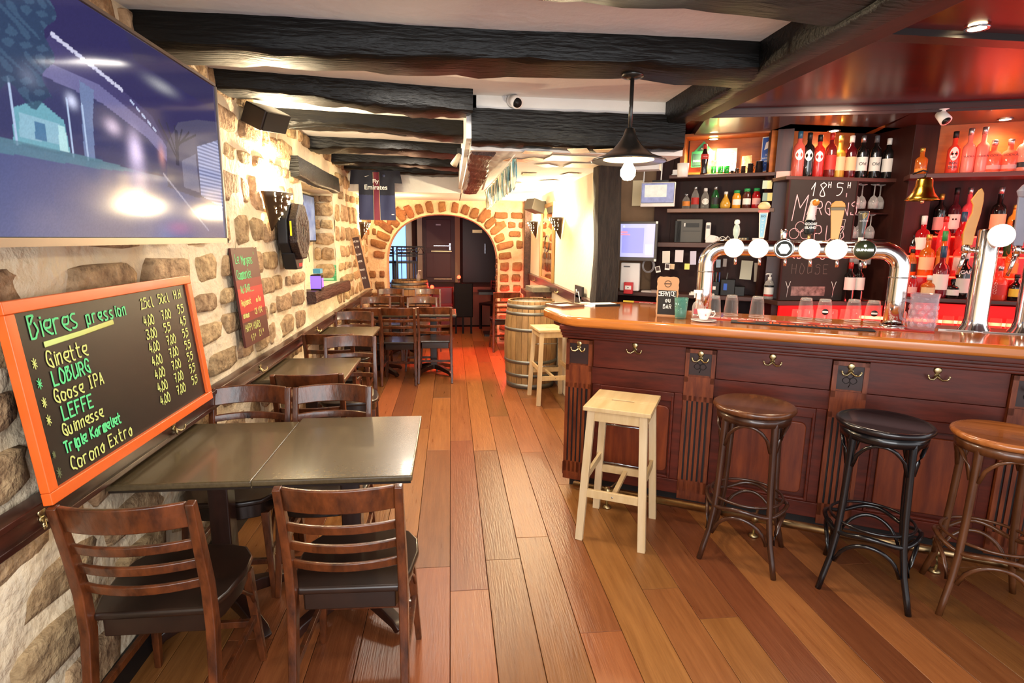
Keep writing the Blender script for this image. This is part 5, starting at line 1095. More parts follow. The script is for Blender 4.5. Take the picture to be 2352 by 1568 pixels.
for i, (p, lab, pw, col) in enumerate([(on_z(2245, 60, 2.42), 'bright round ceiling spot in the red lacquered canopy', 9, (1, .7, .5)), (bw(-.33, 4.6, 2.355), 'small spot over the lit cupboard with the green plaque', 60, (1, .74, .38)), (Vector((2.62, 3.8, 2.365)), 'small spot over the vermouth bottles', 22, (1, .55, .3)), (bw(1.38, 4.58, 2.375), 'small spot over the pink bottles on the right', 20, (1, .4, .25))]):
    t = root('ceiling_spot', lab, 'ceiling spot', p - Vector((0, 0, .008)), 0, 'recessed spots of the bar canopy')
    MB().lathe([(.03, -.002), (.04, -.004), (.042, .002), (.03, .002), (.03, -.002)], 24).build('trim_ring', STEEL, t); MB().lathe([(0, .001), (.03, .001), (0, .004)], 20).build('lamp', E_WARM, t)
    light('spot_lamp', 'SPOT', p + Vector((0, 0, -.02)), pw, col, .03, p + Vector((0, .0, -2)), 150, 1)
t = root('security_camera', 'white dome security camera hanging from the canopy above the spirits', 'camera', on_z(2168, 245, 2.4))
MB().lathe([(0, .0), (.03, 0), (.03, -.015), (.014, -.02), (.014, -.04), (0, -.04)], 18).build('mount', WHITE, t)
MB().sweep([(0, .02, -.035), (0, -.03, -.085)], [.028, .032], n=18).build('housing', WHITE, t); MB().lathe([(0, 0), (.024, 0), (0, .008)], 18, M=Matrix.Translation((0, -.031, -.086)) @ Matrix.Rotation(PI * .75, 4, 'X')).build('lens', BLACK, t)
# red glow lamps of the shelves
for s, d, z, pw in ((1.5, 4.3, 1.75, 7), (1.9, 4.35, 1.5, 7), (1.25, 4.36, 2.15, 1), (1.9, 4.4, 2.15, 1.5), (1.4, 4.45, 1.05, 5)):
    light('led_glow', 'POINT', bw(s, d, z), pw * .8, (1, .06, .04), .12)
light('canopy_fill', 'AREA', (2.3, 3.1, 2.38), 9, (1, .8, .6), .3, (2.2, 3.6, 0))  # added fill under the canopy, brightens the shelves behind the bar
light('led_glow', 'AREA', bw(2.2, 3.9, 1.3), 13, (1, .02, .02), .5, bw(2.3, 3.5, 2.4))
light('led_glow', 'POINT', (2.6, 3.6, 1.08), 2.2, (1, .05, .05), .06)
# ------------------------------------------------------------------ television with a night street picture
TX, TY0, TY1, TZ0, TZ1 = -.95, 1.2, 2.56, 1.57, 2.205
def paint(y, z):
    r_ = random.Random(int(y * 900) * 77 + int(z * 900)); n = r_.random()
    c = [.035, .03, .13]                                            # night sky
    def over(col, a): 
        for i in range(3): c[i] = c[i] * (1 - a) + col[i] * a
    def line(y0, z0, y1, z1, w, col, a=1):
        dx, dz = y1 - y0, z1 - z0; L2 = dx * dx + dz * dz; u = max(0, min(1, ((y - y0) * dx + (z - z0) * dz) / L2))
        d = math.hypot(y - y0 - u * dx, z - z0 - u * dz)
        if d < w: over(col, a)
    def glow(y0, z0, ry, rz, col, a): 
        d = ((y - y0) / ry) ** 2 + ((z - z0) / rz) ** 2; over(col, a * math.exp(-d))
    road = 1.79 + .0 * y
    def poly(ps, col, a=1):
        ins = False; j = len(ps) - 1
        for i in range(len(ps)):
            if (ps[i][1] > z) != (ps[j][1] > z) and y < (ps[j][0] - ps[i][0]) * (z - ps[i][1]) / (ps[j][1] - ps[i][1]) + ps[i][0]: ins = not ins
            j = i
        if ins: over(col, a)
    # far dark hall under the viaduct, viaduct deck, parapet, train windows
    poly([(1.2, 1.79), (1.2, 2.03), (1.56, 2.03), (2.15, 1.9), (2.2, 1.8)], (.05, .055, .17))
    poly([(1.5, 1.965), (1.56, 2.05), (1.78, 2.015), (2.0, 1.965), (2.14, 1.86), (2.12, 1.83), (1.98, 1.90), (1.75, 1.955)], (.20, .19, .42))
    poly([(1.5, 2.0), (1.57, 2.07), (1.8, 2.03), (2.02, 1.975), (2.1, 1.9), (1.98, 1.945), (1.75, 2.0)], (.07, .06, .2))
    for k in range(7):
        a = 1.575 + k * .042; line(a, 2.072 - k * .0085, a + .03, 2.066 - k * .0085, .006, (.75, .75, 1.0))
    for k in range(5): a = 1.9 + k * .03; line(a, 1.995 - k * .014, a + .015, 1.988 - k * .014, .004, (.6, .7, 1))
    poly([(1.645, 1.80), (1.66, 1.99), (1.72, 1.98), (1.70, 1.90), (1.69, 1.795)], (.2, .27, .5))      # concrete pier
    poly([(1.40, 1.795), (1.41, 1.87), (1.50, 1.905), (1.58, 1.875), (1.59, 1.80)], (.2, .5, .62))   # bus shelter
    poly([(1.42, 1.81), (1.43, 1.865), (1.56, 1.865), (1.57, 1.815)], (.35, .62, .78))
    poly([(1.47, 1.815), (1.475, 1.855), (1.51, 1.855), (1.51, 1.815)], (.1, .25, .45)); poly([(1.55, 1.80), (1.555, 1.86), (1.58, 1.86), (1.585, 1.80)], (.6, .95, 1.0))
    for yy in (1.41, 1.60, 1.66): line(yy, 1.79, yy, 1.93, .003, (.55, .7, 1))
    glow(1.475, 1.95, .028, .02, (.9, .95, 1.3), 1); glow(1.62, 1.93, .02, .016, (.9, .95, 1.3), 1); glow(1.79, 1.90, .035, .02, (.95, .75, 1), .9)
    if y < 1.6 - (2.2 - z) * .25 + .02 * math.sin(z * 60) and z > 1.90 + .02 * math.sin(y * 50):                                       # dark foliage
        f = math.sin(y * 90 + 3 * math.sin(z * 70)) * math.sin(z * 110 + y * 40); over((.03, .07, .15) if f > -.1 else (.06, .13, .23), .85)
    if z < road:                                                    # road
        t = (road - z) / .22; over((.10 + .07 * t, .12 + .06 * t, .30 + .06 * t), 1); over((.5, .38, .34), min(.55, t * .5) * (.5 + .5 * math.sin(y * 9 - 1.5)))
    poly([(1.2, 1.80), (1.7, 1.80), (1.95, 1.79), (1.7, 1.775), (1.2, 1.765)], (.12, .28, .38), .8)
    # right hand street: trees, facades, roller shutter
    poly([(2.08, 1.76), (2.1, 1.9), (2.2, 1.99), (2.36, 2.03), (2.56, 2.06), (2.56, 1.76), (2.3, 1.74)], (.09, .085, .17))
    poly([(2.2, 1.77), (2.2, 1.86), (2.32, 1.9), (2.33, 1.76)], (.2, .2, .33))
    poly([(2.34, 1.75), (2.34, 1.93), (2.54, 1.985), (2.56, 1.71)], (.5, .55, .85) if int(z * 150) % 2 else (.22, .25, .46))
    if z > 1.84: line(2.16, 1.77, 2.18, 1.95, .012, (.03, .03, .08)); 
    for k in range(6): line(2.17, 1.86 + .01 * k, 2.06 + .055 * k, 1.97, .004, (.03, .03, .07))
    line(2.06, 1.80, 2.38, 1.62, .004, (.55, .55, .75), .6)
    glow(1.9, 1.845, .035, .05, (1.3, 1.05, 1.5), 1); glow(1.9, 1.76, .05, .07, (.6, .5, .8), .7); glow(2.06, 1.86, .02, .03, (1, .45, .4), .7)
    glow(2.1, 2.085, .09, .018, (.5, .5, .55), .8); poly([(1.95, 2.12), (2.56, 2.1), (2.56, 2.2), (1.9, 2.2)], (.04, .035, .10), .6)
    return [max(0, v * (.93 + .14 * n)) for v in c] + [1]
NU, NV = 380, 180; vs = []; cols = []
for j in range(NV + 1):
    for i in range(NU + 1):
        y = TY0 + .012 + (TY1 - TY0 - .024) * i / NU; z = TZ0 + .022 + (TZ1 - TZ0 - .034) * j / NV; vs.append((0, y, z)); cols += paint(y, z)
me = bpy.data.meshes.new('picture'); me.from_pydata(vs, [], [(j * (NU + 1) + i, j * (NU + 1) + i + 1, (j + 1) * (NU + 1) + i + 1, (j + 1) * (NU + 1) + i) for j in range(NV) for i in range(NU)])
ca = me.color_attributes.new('picture', 'FLOAT_COLOR', 'POINT'); ca.data.foreach_set('color', cols)
SM = bpy.data.materials.new('screen picture'); SM.use_nodes = True; nt = SM.node_tree; b_ = nt.nodes['Principled BSDF']
at = nt.nodes.new('ShaderNodeAttribute'); at.attribute_name = 'picture'; nt.links.new(at.outputs['Color'], b_.inputs['Emission Color'])
b_.inputs['Emission Strength'].default_value = .5; b_.inputs['Base Color'].default_value = (.01, .01, .012, 1); b_.inputs['Roughness'].default_value = .09; b_.inputs['Specular IOR Level'].default_value = .12; me.materials.append(SM)
tv = root('television', 'large wall television showing a blue night street under a viaduct', 'television', (TX, 0, 0))
mk('screen', me, tv)
SIL = mat('tv frame', '#8a7a6c', .35, .6)
MB().box(-.04, -.002, TY0, TY1, TZ0, TZ1).build('back_case', BLACK, tv)
f_ = MB()
for (y0, y1, z0, z1) in ((TY0, TY1, TZ0, TZ0 + .02), (TY0, TY1, TZ1 - .01, TZ1), (TY0, TY0 + .01, TZ0, TZ1), (TY1 - .01, TY1, TZ0, TZ1)): f_.box(-.004, .006, y0, y1, z0, z1)
f_.build('frame', SIL, tv)
MB().box(-.27, -.04, 1.8, 2.0, 1.8, 2.0).build('wall_bracket', BLACK, tv)
# ------------------------------------------------------------------ menu board
mm = frame((-1.105, 1.57, .862), (0, 1, 0), (-.055, .05, .56))
t = root('menu_board', 'orange framed blackboard listing draught beers and prices, leaning on the wall rail', 'menu board'); t.matrix_world = mm
t.location = mm.to_translation(); t.rotation_euler = mm.to_euler()
OF = mat('orange frame', '#e8641f', .4, coat=.2, var=.12, scale=9)
MB().box(.03, 1.04, .03, .535, -.012, -.002).build('slate', mat('menu slate', '#1b130f', .45, scale=3, col2='#130e0c'), t)
f_ = MB()
for (x0, x1, y0, y1) in ((0, 1.07, 0, .036), (0, 1.07, .53, .566), (0, .036, .036, .53), (1.034, 1.07, .036, .53)): f_.box(x0, x1, y0, y1, -.015, .012)
f_.build('frame', OF, t, bevel=.003)
CG = mat('green marker', '#59d88a', .6); CY = mat('yellow marker', '#c9d67a', .6); CD = mat('dim marker', '#5f6a45', .7)
GN = [('Bieres', .09, .455, .062, .62), ('pression', .335, .46, .04, .78), ('LOBURG', .13, .31, .041, .72), ('LEFFE', .135, .205, .041, .72), ('Triple Karmeliet', .11, .112, .032, .66)]
YN = [('Ginette', .125, .364, .045, .64), ('Goose IPA', .12, .26, .038, .72), ('Guinnesse', .12, .16, .034, .68), ('Corona Extra', .12, .052, .04, .7), ('25cl', .66, .468, .036, .68), ('50cl', .79, .473, .034, .68), ('H.H', .92, .478, .034, .8)]
rows = [('4,00', '7,00', '5,5'), ('3,00', '5,5', '4,5'), ('4,00', '7,00', '5,5'), ('4,00', '7,00', '5,5'), ('4,00', '7,00', '5,5'), ('4,00', '7,00', '5,5'), ('4,00', '7,00', '5,5')]
for k, (a, b2, c2) in enumerate(rows):
    z = .405 - k * .052; YN += [(a, .655, z, .033, .66), (b2, .79, z + .004, .033, .66), (c2, .93, z + .01, .033, .66)]
for q_ in GN: stroke_mesh([q_], .0062).build('green_lettering', CG, t)
for q_ in YN: stroke_mesh([q_], .0052).build('yellow_lettering', CY, t)
stroke_mesh([('*', .07, .372, .03), ('*', .07, .208, .03), ('*', .07, .26, .03)], .003).build('yellow_star', CY, t); stroke_mesh([('*', .07, .315, .03)], .003).build('green_star', CG, t)
stroke_mesh([('*', .06, .055, .03), ('*', .06, .115, .02)], .003).build('faint_star', CD, t)
MB().sweep([(.13, .43, 0), (.3, .436, 0), (.47, .446, 0)], .0085, .0006, n=8, up=(0, 0, 1)).build('underline', CY, t)
# ------------------------------------------------------------------ red hanging sign
mm = frame((-1.155, 3.275, .975), (0, 1, 0), (-.045, -.055, .545))
t = root('hanging_sign', "red and brown board lettered Le Margen's Commande au bar hanging on the stone wall", 'sign'); t.location = mm.to_translation(); t.rotation_euler = mm.to_euler()
MB().box(0, .42, 0, .56, -.012, 0).build('board', mat('sign brown', '#4e1c17', .5), t)
MB().box(.003, .417, .19, .33, -.001, .0006).build('red_band', mat('sign red', '#b3161c', .5), t); MB().box(.003, .417, .14, .19, -.001, .0004).box(.003, .417, .33, .38, -.001, .0004).build('dark_red_band', mat('sign dark red', '#7c1719', .5), t)
stroke_mesh([('Le', .04, .475, .05, .6), ('Margens', .13, .465, .05, .52), ("'", .335, .49, .04), ('Commande', .03, .385, .05, .55), ('AU BAR....', .05, .305, .042, .66)], .005).build('green_lettering', CG, t, (0, 0, .001))
stroke_mesh([('Reglement', .03, .235, .032, .58), ('au Bar', .27, .235, .028, .6), ('minimum', .03, .165, .026, .6), ('CB 10€', .22, .165, .034, .7), ('HAPPY HOURS', .03, .085, .038, .62), ('17', .1, .022, .036, .8), ('H', .165, .04, .018), ('21', .24, .03, .036, .8), ('H', .31, .045, .018)], .0042).build('pale_lettering', CY, t, (0, 0, .001))
MB().sweep([(.06, .55, .002), (.21, .66, -.02), (.38, .55, .002)], .0015, n=4).build('string', mat('string', '#8a7a60', .8), t)
# ------------------------------------------------------------------ speaker, sconces, dartboard, niche things
t = root('wall_speaker', 'dark tilted box speaker in the corner under the beams of the left wall', 'speaker', (-1.1, 3.72, 2.30))
sp = MB().box(-.07, .07, -.13, .13, -.06, .06).build('cabinet', mat('speaker brown', '#231712', .5), t, bevel=.008); sp.rotation_euler = (.1, .45, -.25)
MB().box(.0705, .075, -.12, .12, -.055, .055).build('grille', mat('speaker cloth', '#1c1512', .9), sp); MB().box(-.2, -.1, -.02, .02, -.02, .02).build('bracket', BLACK, t)
MB().sweep([(.08, .18, -.02), (.25, .35, .03), (.5, .4, .02), (.8, .45, 0)], .003, n=5).build('cable', BLACK, t)
def sconce(label, loc, rz, sc=1):
    t = root('wall_sconce', label, 'wall lamp', loc, rz, 'pierced metal cone wall lamps'); t.scale = (sc,) * 3
    MT = mat('sconce metal', '#4a3a2a', .45, .5); CU = mat('hole glow', '#ffe9bd', .5, emit=4)
    n = 14; vs = []; H = .25; W = .17
    for j in range(7):
        z = -H * j / 6; r = W * (1 - j / 6) + .002
        for i in range(n + 1): a = -PI / 2 + PI * i / n; vs.append((r * math.cos(a) * .85, r * math.sin(a), z))
    MB().add(vs, [(j * (n + 1) + i, j * (n + 1) + i + 1, (j + 1) * (n + 1) + i + 1, (j + 1) * (n + 1) + i) for j in range(6) for i in range(n)], True).build('shade', MT, t).modifiers.new('s', 'SOLIDIFY').thickness = .003
    cu = MB(); rr = random.Random(9)
    for j, k in ((.5, 7), (1.3, 6), (2.2, 5), (3.1, 3), (4.0, 1)):
        z = -H * j / 6; r = (W * (1 - j / 6) + .006)
        for i in range(k):
            a = -1.2 + 2.4 * (i + .5) / k + rr.random() * .1; ry = r * math.sin(a); rx = r * math.cos(a) * .85; e = .016; o = rr.random() * 6
            cu.sweep([(rx + .002, ry + e * math.cos(o + q) * (1 - .1 * q), z + e * math.sin(o + q) * (1 - .1 * q)) for q in (0, .9, 1.8, 2.7, 3.6)], [.004, .0035, .003, .003, .002], n=5)
    cu.build('glow_scrolls', CU, t)  # raised glowing curls imitate light shining through pierced holes
    MB().lathe([(0, 0), (.03, 0), (.03, .04), (0, .04)], 12, (.03, 0, -.06)).build('bulb', mat('bulb', '#fff0c8', .4, emit=30), t)
    M3 = Matrix.Rotation(rz, 3, 'Z'); p = Vector(loc) + M3 @ Vector((.075 * sc, 0, .05 * sc))
    return p
p = sconce('pierced triangular wall lamp on the stone wall between the television and the dartboard', (-1.2, 4.02, 1.885), 0)
light('sconce_light', 'POINT', p, 55, (1, .80, .50), .03)
p = sconce('pierced triangular wall lamp in the far left corner near the arch', (-1.2, 7.9, 1.80), 0, .9)
light('sconce_light', 'POINT', p, 16, (1, .72, .38), .03)
p = sconce('pierced triangular wall lamp on the white corridor wall beyond the mirror', (1.165, 7.75, 1.84), PI, .9)
light('sconce_light', 'POINT', p, 55, (1, .76, .42), .03)
p = sconce('pierced triangular wall lamp on the white corridor wall before the mirror', (1.165, 6.0, 1.83), PI, .9)
light('sconce_light', 'POINT', p, 85, (1, .80, .48), .03)
t = root('dartboard', 'octagonal dark brown dartboard with a yellow strip on its side, on the stone wall', 'dartboard', (-1.19, 4.30, 1.635))
DB = mat('dart brown', '#2f1d18', .45, bump=.6, bscale=60, scale=14, col2='#1f130f')
oc = lambda rx, rz_, sq=.42: [(rx * math.copysign(min(abs(math.cos(a)) * 1.08, 1), math.cos(a)), rz_ * math.sin(a) * 1.05) for a in [PI / 8 + PI / 4 * k for k in range(8)]]
YZ = Matrix(((0, 0, 1, 0), (1, 0, 0, 0), (0, 1, 0, 0), (0, 0, 0, 1)))
MB().prism(oc(.2, .21), 0, .07, YZ.copy()).build('back_box', mat('dart black', '#15161a', .5), t, bevel=.01)
MB().prism(oc(.185, .2), .07, .13, YZ.copy()).build('front_plate', DB, t, bevel=.012)
w_ = MB()
for k in range(10): a = 2 * PI * k / 10; w_.sweep([(.131, .04 * math.cos(a), .04 * math.sin(a)), (.131, .15 * math.cos(a), .16 * math.sin(a))], .002, n=4)
for r_ in (.06, .1, .14): w_.sweep([(.131, r_ * math.cos(a), r_ * 1.05 * math.sin(a)) for a in [2 * PI * k / 10 for k in range(11)]], .002, n=4, caps=False)
w_.build('spider_wire', mat('wire brown', '#573b33', .4), t)
MB().prism([(0, -.035), (.014, 0), (0, .035), (-.014, 0)], .13, .133, YZ.copy()).build('bull', BLACK, t)
MB().box(.09, .1, -.206, -.198, -.03, .07).build('yellow_strip', mat('yellow strip', '#e6d81e', .4, emit=.4), t)
MB().prism([(-.07, -.27), (.08, -.27), (.13, -.15), (-.14, -.15)], .0, .09, YZ.copy()).build('lower_box', mat('dart black', '#15161a'), t, bevel=.01)
rr_ = MB()
for k in range(3): rr_.box(.09, .093, -.02 + k * .03, .0 + k * .03, -.25, -.225)
rr_.build('red_display', mat('red led', '#c03030', .4, emit=.5), t)
t = root('niche_picture', 'blue picture in a black frame inside the wall niche', 'picture', (-1.425, 5.95, 1.55))
MB().box(0, .03, -.27, .2, 0, .46).build('frame', BLACK, t); MB().box(.03, .033, -.255, .185, .015, .445).build('image', mat('blue print', '#3d5fae', .35, scale=6, col2='#9bb3e6', sharp=.5), t)
MB().sweep([(.02, -.1, 0), (.02, -.12, -.1), (.02, -.08, -.2)], .003, n=5).build('cord', BLACK, t)
t = root('charging_terminal', 'small black gadget with a violet lit display standing on the niche sill', 'gadget', (-1.17, 5.12, 1.135))
MB().box(-.045, .045, -.05, .05, 0, .14).build('body', BLACK, t, bevel=.006); MB().prism([(-.045, .02), (.045, .02), (.045, .13), (-.045, .13)], 0, .003, Matrix.Translation((0, -.051, 0)) @ FACE).box(.045, .048, -.03, .03, .03, .11).build('display', mat('violet display', '#8a6af0', .3, emit=.5), t)
MB().box(-.02, .04, -.05, .05, .15, .19).build('blue_top', mat('blue plastic', '#4aa0c0', .4), t)
t = root('green_calendar', 'green squared calendar sheet on the niche wall above the sill', 'calendar', (-1.3, 6.19, 1.14), 0)
MB().box(-.1, .09, -.004, 0, 0, .17).build('sheet', mat('calendar green', '#3fa368', .6), t); g = MB()
for k in range(5): g.box(-.1, .09, -.0055, -.004, .06 + k * .025, .062 + k * .025)
for k in range(7): g.box(-.09 + k * .027, -.088 + k * .027, -.0055, -.004, .05, .165)
g.box(-.07, .06, -.006, -.004, .01, .03); g.build('grid', mat('pale green', '#a6dfba', .6), t)
# leaning menu in the corner
mm = frame((-1.085, 7.15, .95), (1, 0, .2), (-.13, .02, .64)) @ Matrix.Scale(.87, 4)
t = root('leaning_menu', 'tall wooden framed brown slate leaning in the corner beside the arch', 'menu board'); t.location = mm.to_translation(); t.rotation_euler = mm.to_euler(); t.scale = (.87,) * 3
MB().box(.01, .12, .02, .75, -.01, 0).build('slate', mat('menu brown', '#40211a', .6), t)
f_ = MB()
for (x0, x1, y0, y1) in ((0, .13, 0, .02), (0, .13, .75, .77), (0, .018, .02, .75), (.112, .13, .02, .75)): f_.box(x0, x1, y0, y1, -.015, .01)
f_.build('frame', mat('light frame', '#b58a5e', .5), t); stroke_mesh([('MENU', .025, .68, .026), ('VIN', .03, .6, .026), ('BLANC', .022, .5, .02), ('ROSE', .025, .4, .022), ('ROUGE', .022, .28, .02), ('BIO', .03, .16, .024)], .003).build('lettering', CHALK, t)
t = root('headphones', 'white topped black hoop lying beyond the third table near the wall', 'headphones', (-1.12, 7.25, .9))
# jersey
t = root('football_jersey', 'dark navy football jersey with a red stripe hanging from the farthest beam', 'jersey', (-.85, 6.84, 1.8))
JN = mat('jersey navy', '#161a2c', .75, var=.2, scale=4); JB = mat('jersey blue', '#2c3358', .75); JR = mat('jersey red', '#6d1f35', .75)
def cloth(poly, M, name, off=0, th=.006, par=None):
    mb = MB(); n = len(poly); wav = lambda x, z: .012 * math.sin(x * 19 + z * 4) + .006 * math.sin(x * 41 - z * 9)
    import_v = []
    for s_ in (0, 1): import_v += [(x, wav(x, z) + (th if s_ else 0) - off, z) for x, z in poly]
    return mb.add(import_v, [tuple(range(n)), tuple(reversed(range(n, 2 * n)))] + [(i, n + i, n + (i + 1) % n, (i + 1) % n) for i in range(n)]).build(name, M, par or t)
def grid_cloth(x0f, x1f, z0, z1, M, name, off=0, nx=14, nz=12):
    vs = []; mb = MB(); wav = lambda x, z: .012 * math.sin(x * 19 + z * 4) + .006 * math.sin(x * 41 - z * 9)
    for s_ in (0, 1):
        for j in range(nz + 1):
            z = z0 + (z1 - z0) * j / nz
            for i in range(nx + 1): x = x0f(z) + (x1f(z) - x0f(z)) * i / nx; vs.append((x, wav(x, z) - off + s_ * .01, z))
    m_ = (nx + 1) * (nz + 1); fs = []
    for j in range(nz):
        for i in range(nx): a = j * (nx + 1) + i; fs += [(a, a + 1, a + nx + 2, a + nx + 1), (m_ + a, m_ + a + nx + 1, m_ + a + nx + 2, m_ + a + 1)]
    return mb.add(vs, fs, True).build(name, M, t)
grid_cloth(lambda z: -.205 + .02 * z, lambda z: .215 - .01 * z, .28, .56, JN, 'body_upper'); grid_cloth(lambda z: -.205 + .02 * z, lambda z: .215 - .01 * z, 0, .285, JB, 'body_lower')
for s_ in (-1, 1): grid_cloth(lambda z, s_=s_: (.19 if s_ > 0 else -.28 - (.56 - z) * .12), lambda z, s_=s_: (.27 + (.56 - z) * .18 if s_ > 0 else -.19), .40 if s_ < 0 else .42, .56, JN, 'sleeve', 0, 6, 6)
grid_cloth(lambda z: -.03, lambda z: .035, 0, .54, JR, 'red_stripe', .004, 4, 14)
for xx in (-.033, .036): grid_cloth(lambda z, xx=xx: xx - .002, lambda z, xx=xx: xx + .002, 0, .54, mat('pale seam', '#b8a47a', .7), 'seam', .006, 1, 14)
text('Fly', .062, WHITE, t, fx(-.0, -.045, .432), 'lettering', bold=.001); text('Emirates', .075, WHITE, t, fx(.0, -.034, .365), 'lettering', bold=.001)
MB().prism([(-.13, .49), (-.115, .482), (-.075, .5), (-.115, .49)], .012, .014, FACE.copy()).box(.17, .2, -.02, -.018, .06, .07).build('white_mark', WHITE, t); MB().lathe([(0, 0), (.02, 0), (0, .002)], 16, M=fx(.09, -.02, .5)).build('club_badge', mat('badge', '#3a4468', .6), t)
# bunting
t = root('bunting', 'row of blue and white striped pennants hanging under the reddish beam', 'bunting', (.42, 3.75, 2.12))
cols_ = ['#3f7f9a', '#d8cfa8', '#2f6f8a', '#c9d3c0', '#4a8fa8', '#e0d4a4', '#35708c', '#d4caa0', '#4686a0', '#dcd2b0', '#3a7a94', '#cfc8a4']
MB().sweep([(0, .05, .02), (-.02, 1.3, .0), (-.03, 2.9, .02)], .004, n=5).build('cord', WHITE, t)
for i in range(12):
    y = .1 + i * .235; w = .085; f = MB(); k = 10
    vs = []; 
    for s_ in (0, 1):
        for j in range(7):
            for q in range(5):
                vs.append((.012 * math.sin(q * 2.1 + j * .5 + i) + s_ * .003 - .02 * i / 12, y + (q / 4 - .5) * 2 * w * (1 - j * .07), -.03 * j - (.01 if q % 2 else 0) * j / 3))
    fs = [(s_ * 35 + j * 5 + q, s_ * 35 + j * 5 + q + 1, s_ * 35 + j * 5 + q + 6, s_ * 35 + j * 5 + q + 5) for s_ in (0, 1) for j in range(6) for q in range(4)]
    fl_ = f.add(vs, fs, True).build('pennant', mat('pen' + cols_[i], cols_[i], .8, scale=3, stretch=(1, 6, 1), col2='#e6dfbf' if i % 2 == 0 else '#6a98a2', sharp=.2), t)
    MB().box(-.009, -.007, y - .05, y - .02, -.12, -.02).box(-.009, -.007, y + .0, y + .012, -.16, -.02).build('printed_letters', WHITE if i % 2 == 0 else mat('teal print', '#2f6f8a'), fl_, (-.01, 0, 0))
# mirror, speaker, sign on the corridor wall
t = root('wall_mirror', 'tall narrow mirror in a gilt frame on the white corridor wall', 'mirror', (1.165, 6.80, 1.13))
MB().box(-.012, 0, -.42, .42, 0, .86).build('mirror_glass', mat('mirror glass', '#c9b8a2', .04, 1), t); f_ = MB()
for (y0, y1, z0, z1) in ((-.46, .46, -.03, .01), (-.46, .46, .85, .89), (-.46, -.42, 0, .86), (.42, .46, 0, .86)): f_.box(-.03, 0, y0, y1, z0, z1)
f_.build('frame', mat('gilt', '#a8814a', .4, .3), t, bevel=.004)
fg = MB(); 
for k in range(7): fg.sweep([(-.014, -.3 + k * .1, .1), (-.014, -.28 + k * .09, .25 + .05 * (k % 3))], .012, .001, n=6, up=(1, 0, 0))
fg.sweep([(-.014, .15 * math.cos(a), .42 + .1 * math.sin(a)) for a in [PI * 2 * q / 16 for q in range(17)]], .006, n=5); fg.build('etched_design', mat('mirror print', '#4a4438', .5), t)
t = root('corridor_speaker', 'small grey speaker on a bracket under the corridor ceiling above the mirror', 'speaker', (1.03, 7.0, 2.0))
q_ = MB().box(-.09, .09, -.1, .1, -.07, .07).build('cabinet', mat('spk grey', '#4a443c', .5), t, bevel=.01); q_.rotation_euler = (0, .3, .4); MB().box(.05, .13, -.015, .015, -.01, .06).build('bracket', BLACK, t)
t = root('chalk_silhouette_sign', 'dark card with a white chalk outline propped above the counter end', 'sign', on_y(1323, 700, 4.55), 0)
p0 = on_y(1301, 698, 4.9); t.location = (1.12, 4.9, 1.0)
MB().box(0, .02, -.14, .14, 0, .2).build('card', mat('dark card', '#241c1a', .6), t); MB().sweep([(-.004, .11, .0), (-.004, .1, .12), (-.004, .06, .165), (-.004, .02, .14), (-.004, -.03, .15), (-.004, -.08, .1), (-.004, -.11, .06), (-.004, -.12, 0)], .0035, n=5).build('chalk_outline', CHALK, t)
# dome camera on the bulkhead
t = root('dome_camera', 'white bullet security camera on the white bulkhead above the cross beam', 'camera', (.385, 3.6, 2.425))
MB().lathe([(0, 0), (.045, 0), (.04, .025), (0, .03)], 20, M=FACE.copy()).build('mount', WHITE, t); MB().sweep([(0, -.02, 0), (.012, -.09, -.03)], [.034, .036], n=20).build('housing', WHITE, t); MB().lathe([(0, 0), (.028, 0), (0, .006)], 20, M=Matrix.Translation((.0125, -.092, -.031)) @ Matrix.Rotation(.35, 4, 'X') @ FACE).build('lens', BLACK, t)
MB().box(-.05, -.045, -.012, -.004, 0, .04).build('cable_cover', WHITE, t)
t = root('beam_spotlight', 'small white spotlight fixed to the beam beside the left edge of the cross beam', 'spotlight', (.08, 5.0, 2.30))
MB().sweep([(0, 0, 0), (-.05, -.03, -.09)], [.02, .032], n=16).build('lamp_head', mat('ivory', '#b8ab94', .4), t); MB().box(-.02, .04, -.015, .015, 0, .05).build('bracket', BLACK, t)
# pendant
LX, LY = .815, 2.62
t = root('pendant_lamp', 'black bell shaped pendant lamp with a bare glowing bulb hanging from the long beam', 'pendant lamp', (LX, LY, 0), 0)
LB = mat('pendant black', '#2b2723', .32, .4, coat=.3); LI = mat('pendant inside', '#c9ae84', .5)
MB().lathe([(0, 2.335), (.05, 2.335), (.05, 2.32), (.012, 2.31), (.0, 2.31)], 20).sweep([(0, 0, 2.32), (0, 0, 2.07)], .0095, n=10).build('rod', LB, t)
MB().lathe([(0, 2.10), (.02, 2.10), (.03, 2.07), (.045, 2.045), (.07, 2.015), (.11, 1.985), (.165, 1.965), (.172, 1.958), (.168, 1.955)], 40).build('shade', LB, t)
MB().lathe([(.168, 1.9555), (.115, 1.964)], 40).build('brim_underside', LB, t)
MB().lathe([(.115, 1.964), (.07, 1.985), (.035, 2.02), (0, 2.03)], 40).build('shade_lining', LI, t)
MB().lathe([(0, 2.0), (.016, 2.0), (.018, 1.955), (0, 1.955)], 16).build('socket', WHITE, t)
MB().lathe([(0, 1.872), (.02, 1.876), (.034, 1.895), (.034, 1.92), (.02, 1.945), (.014, 1.958)], 20).build('bulb', mat('pendant bulb', '#fff0cc', .3, emit=25), t)
light('pendant_light', 'POINT', (LX, LY, 1.85), 14, (1, .82, .55), .03)
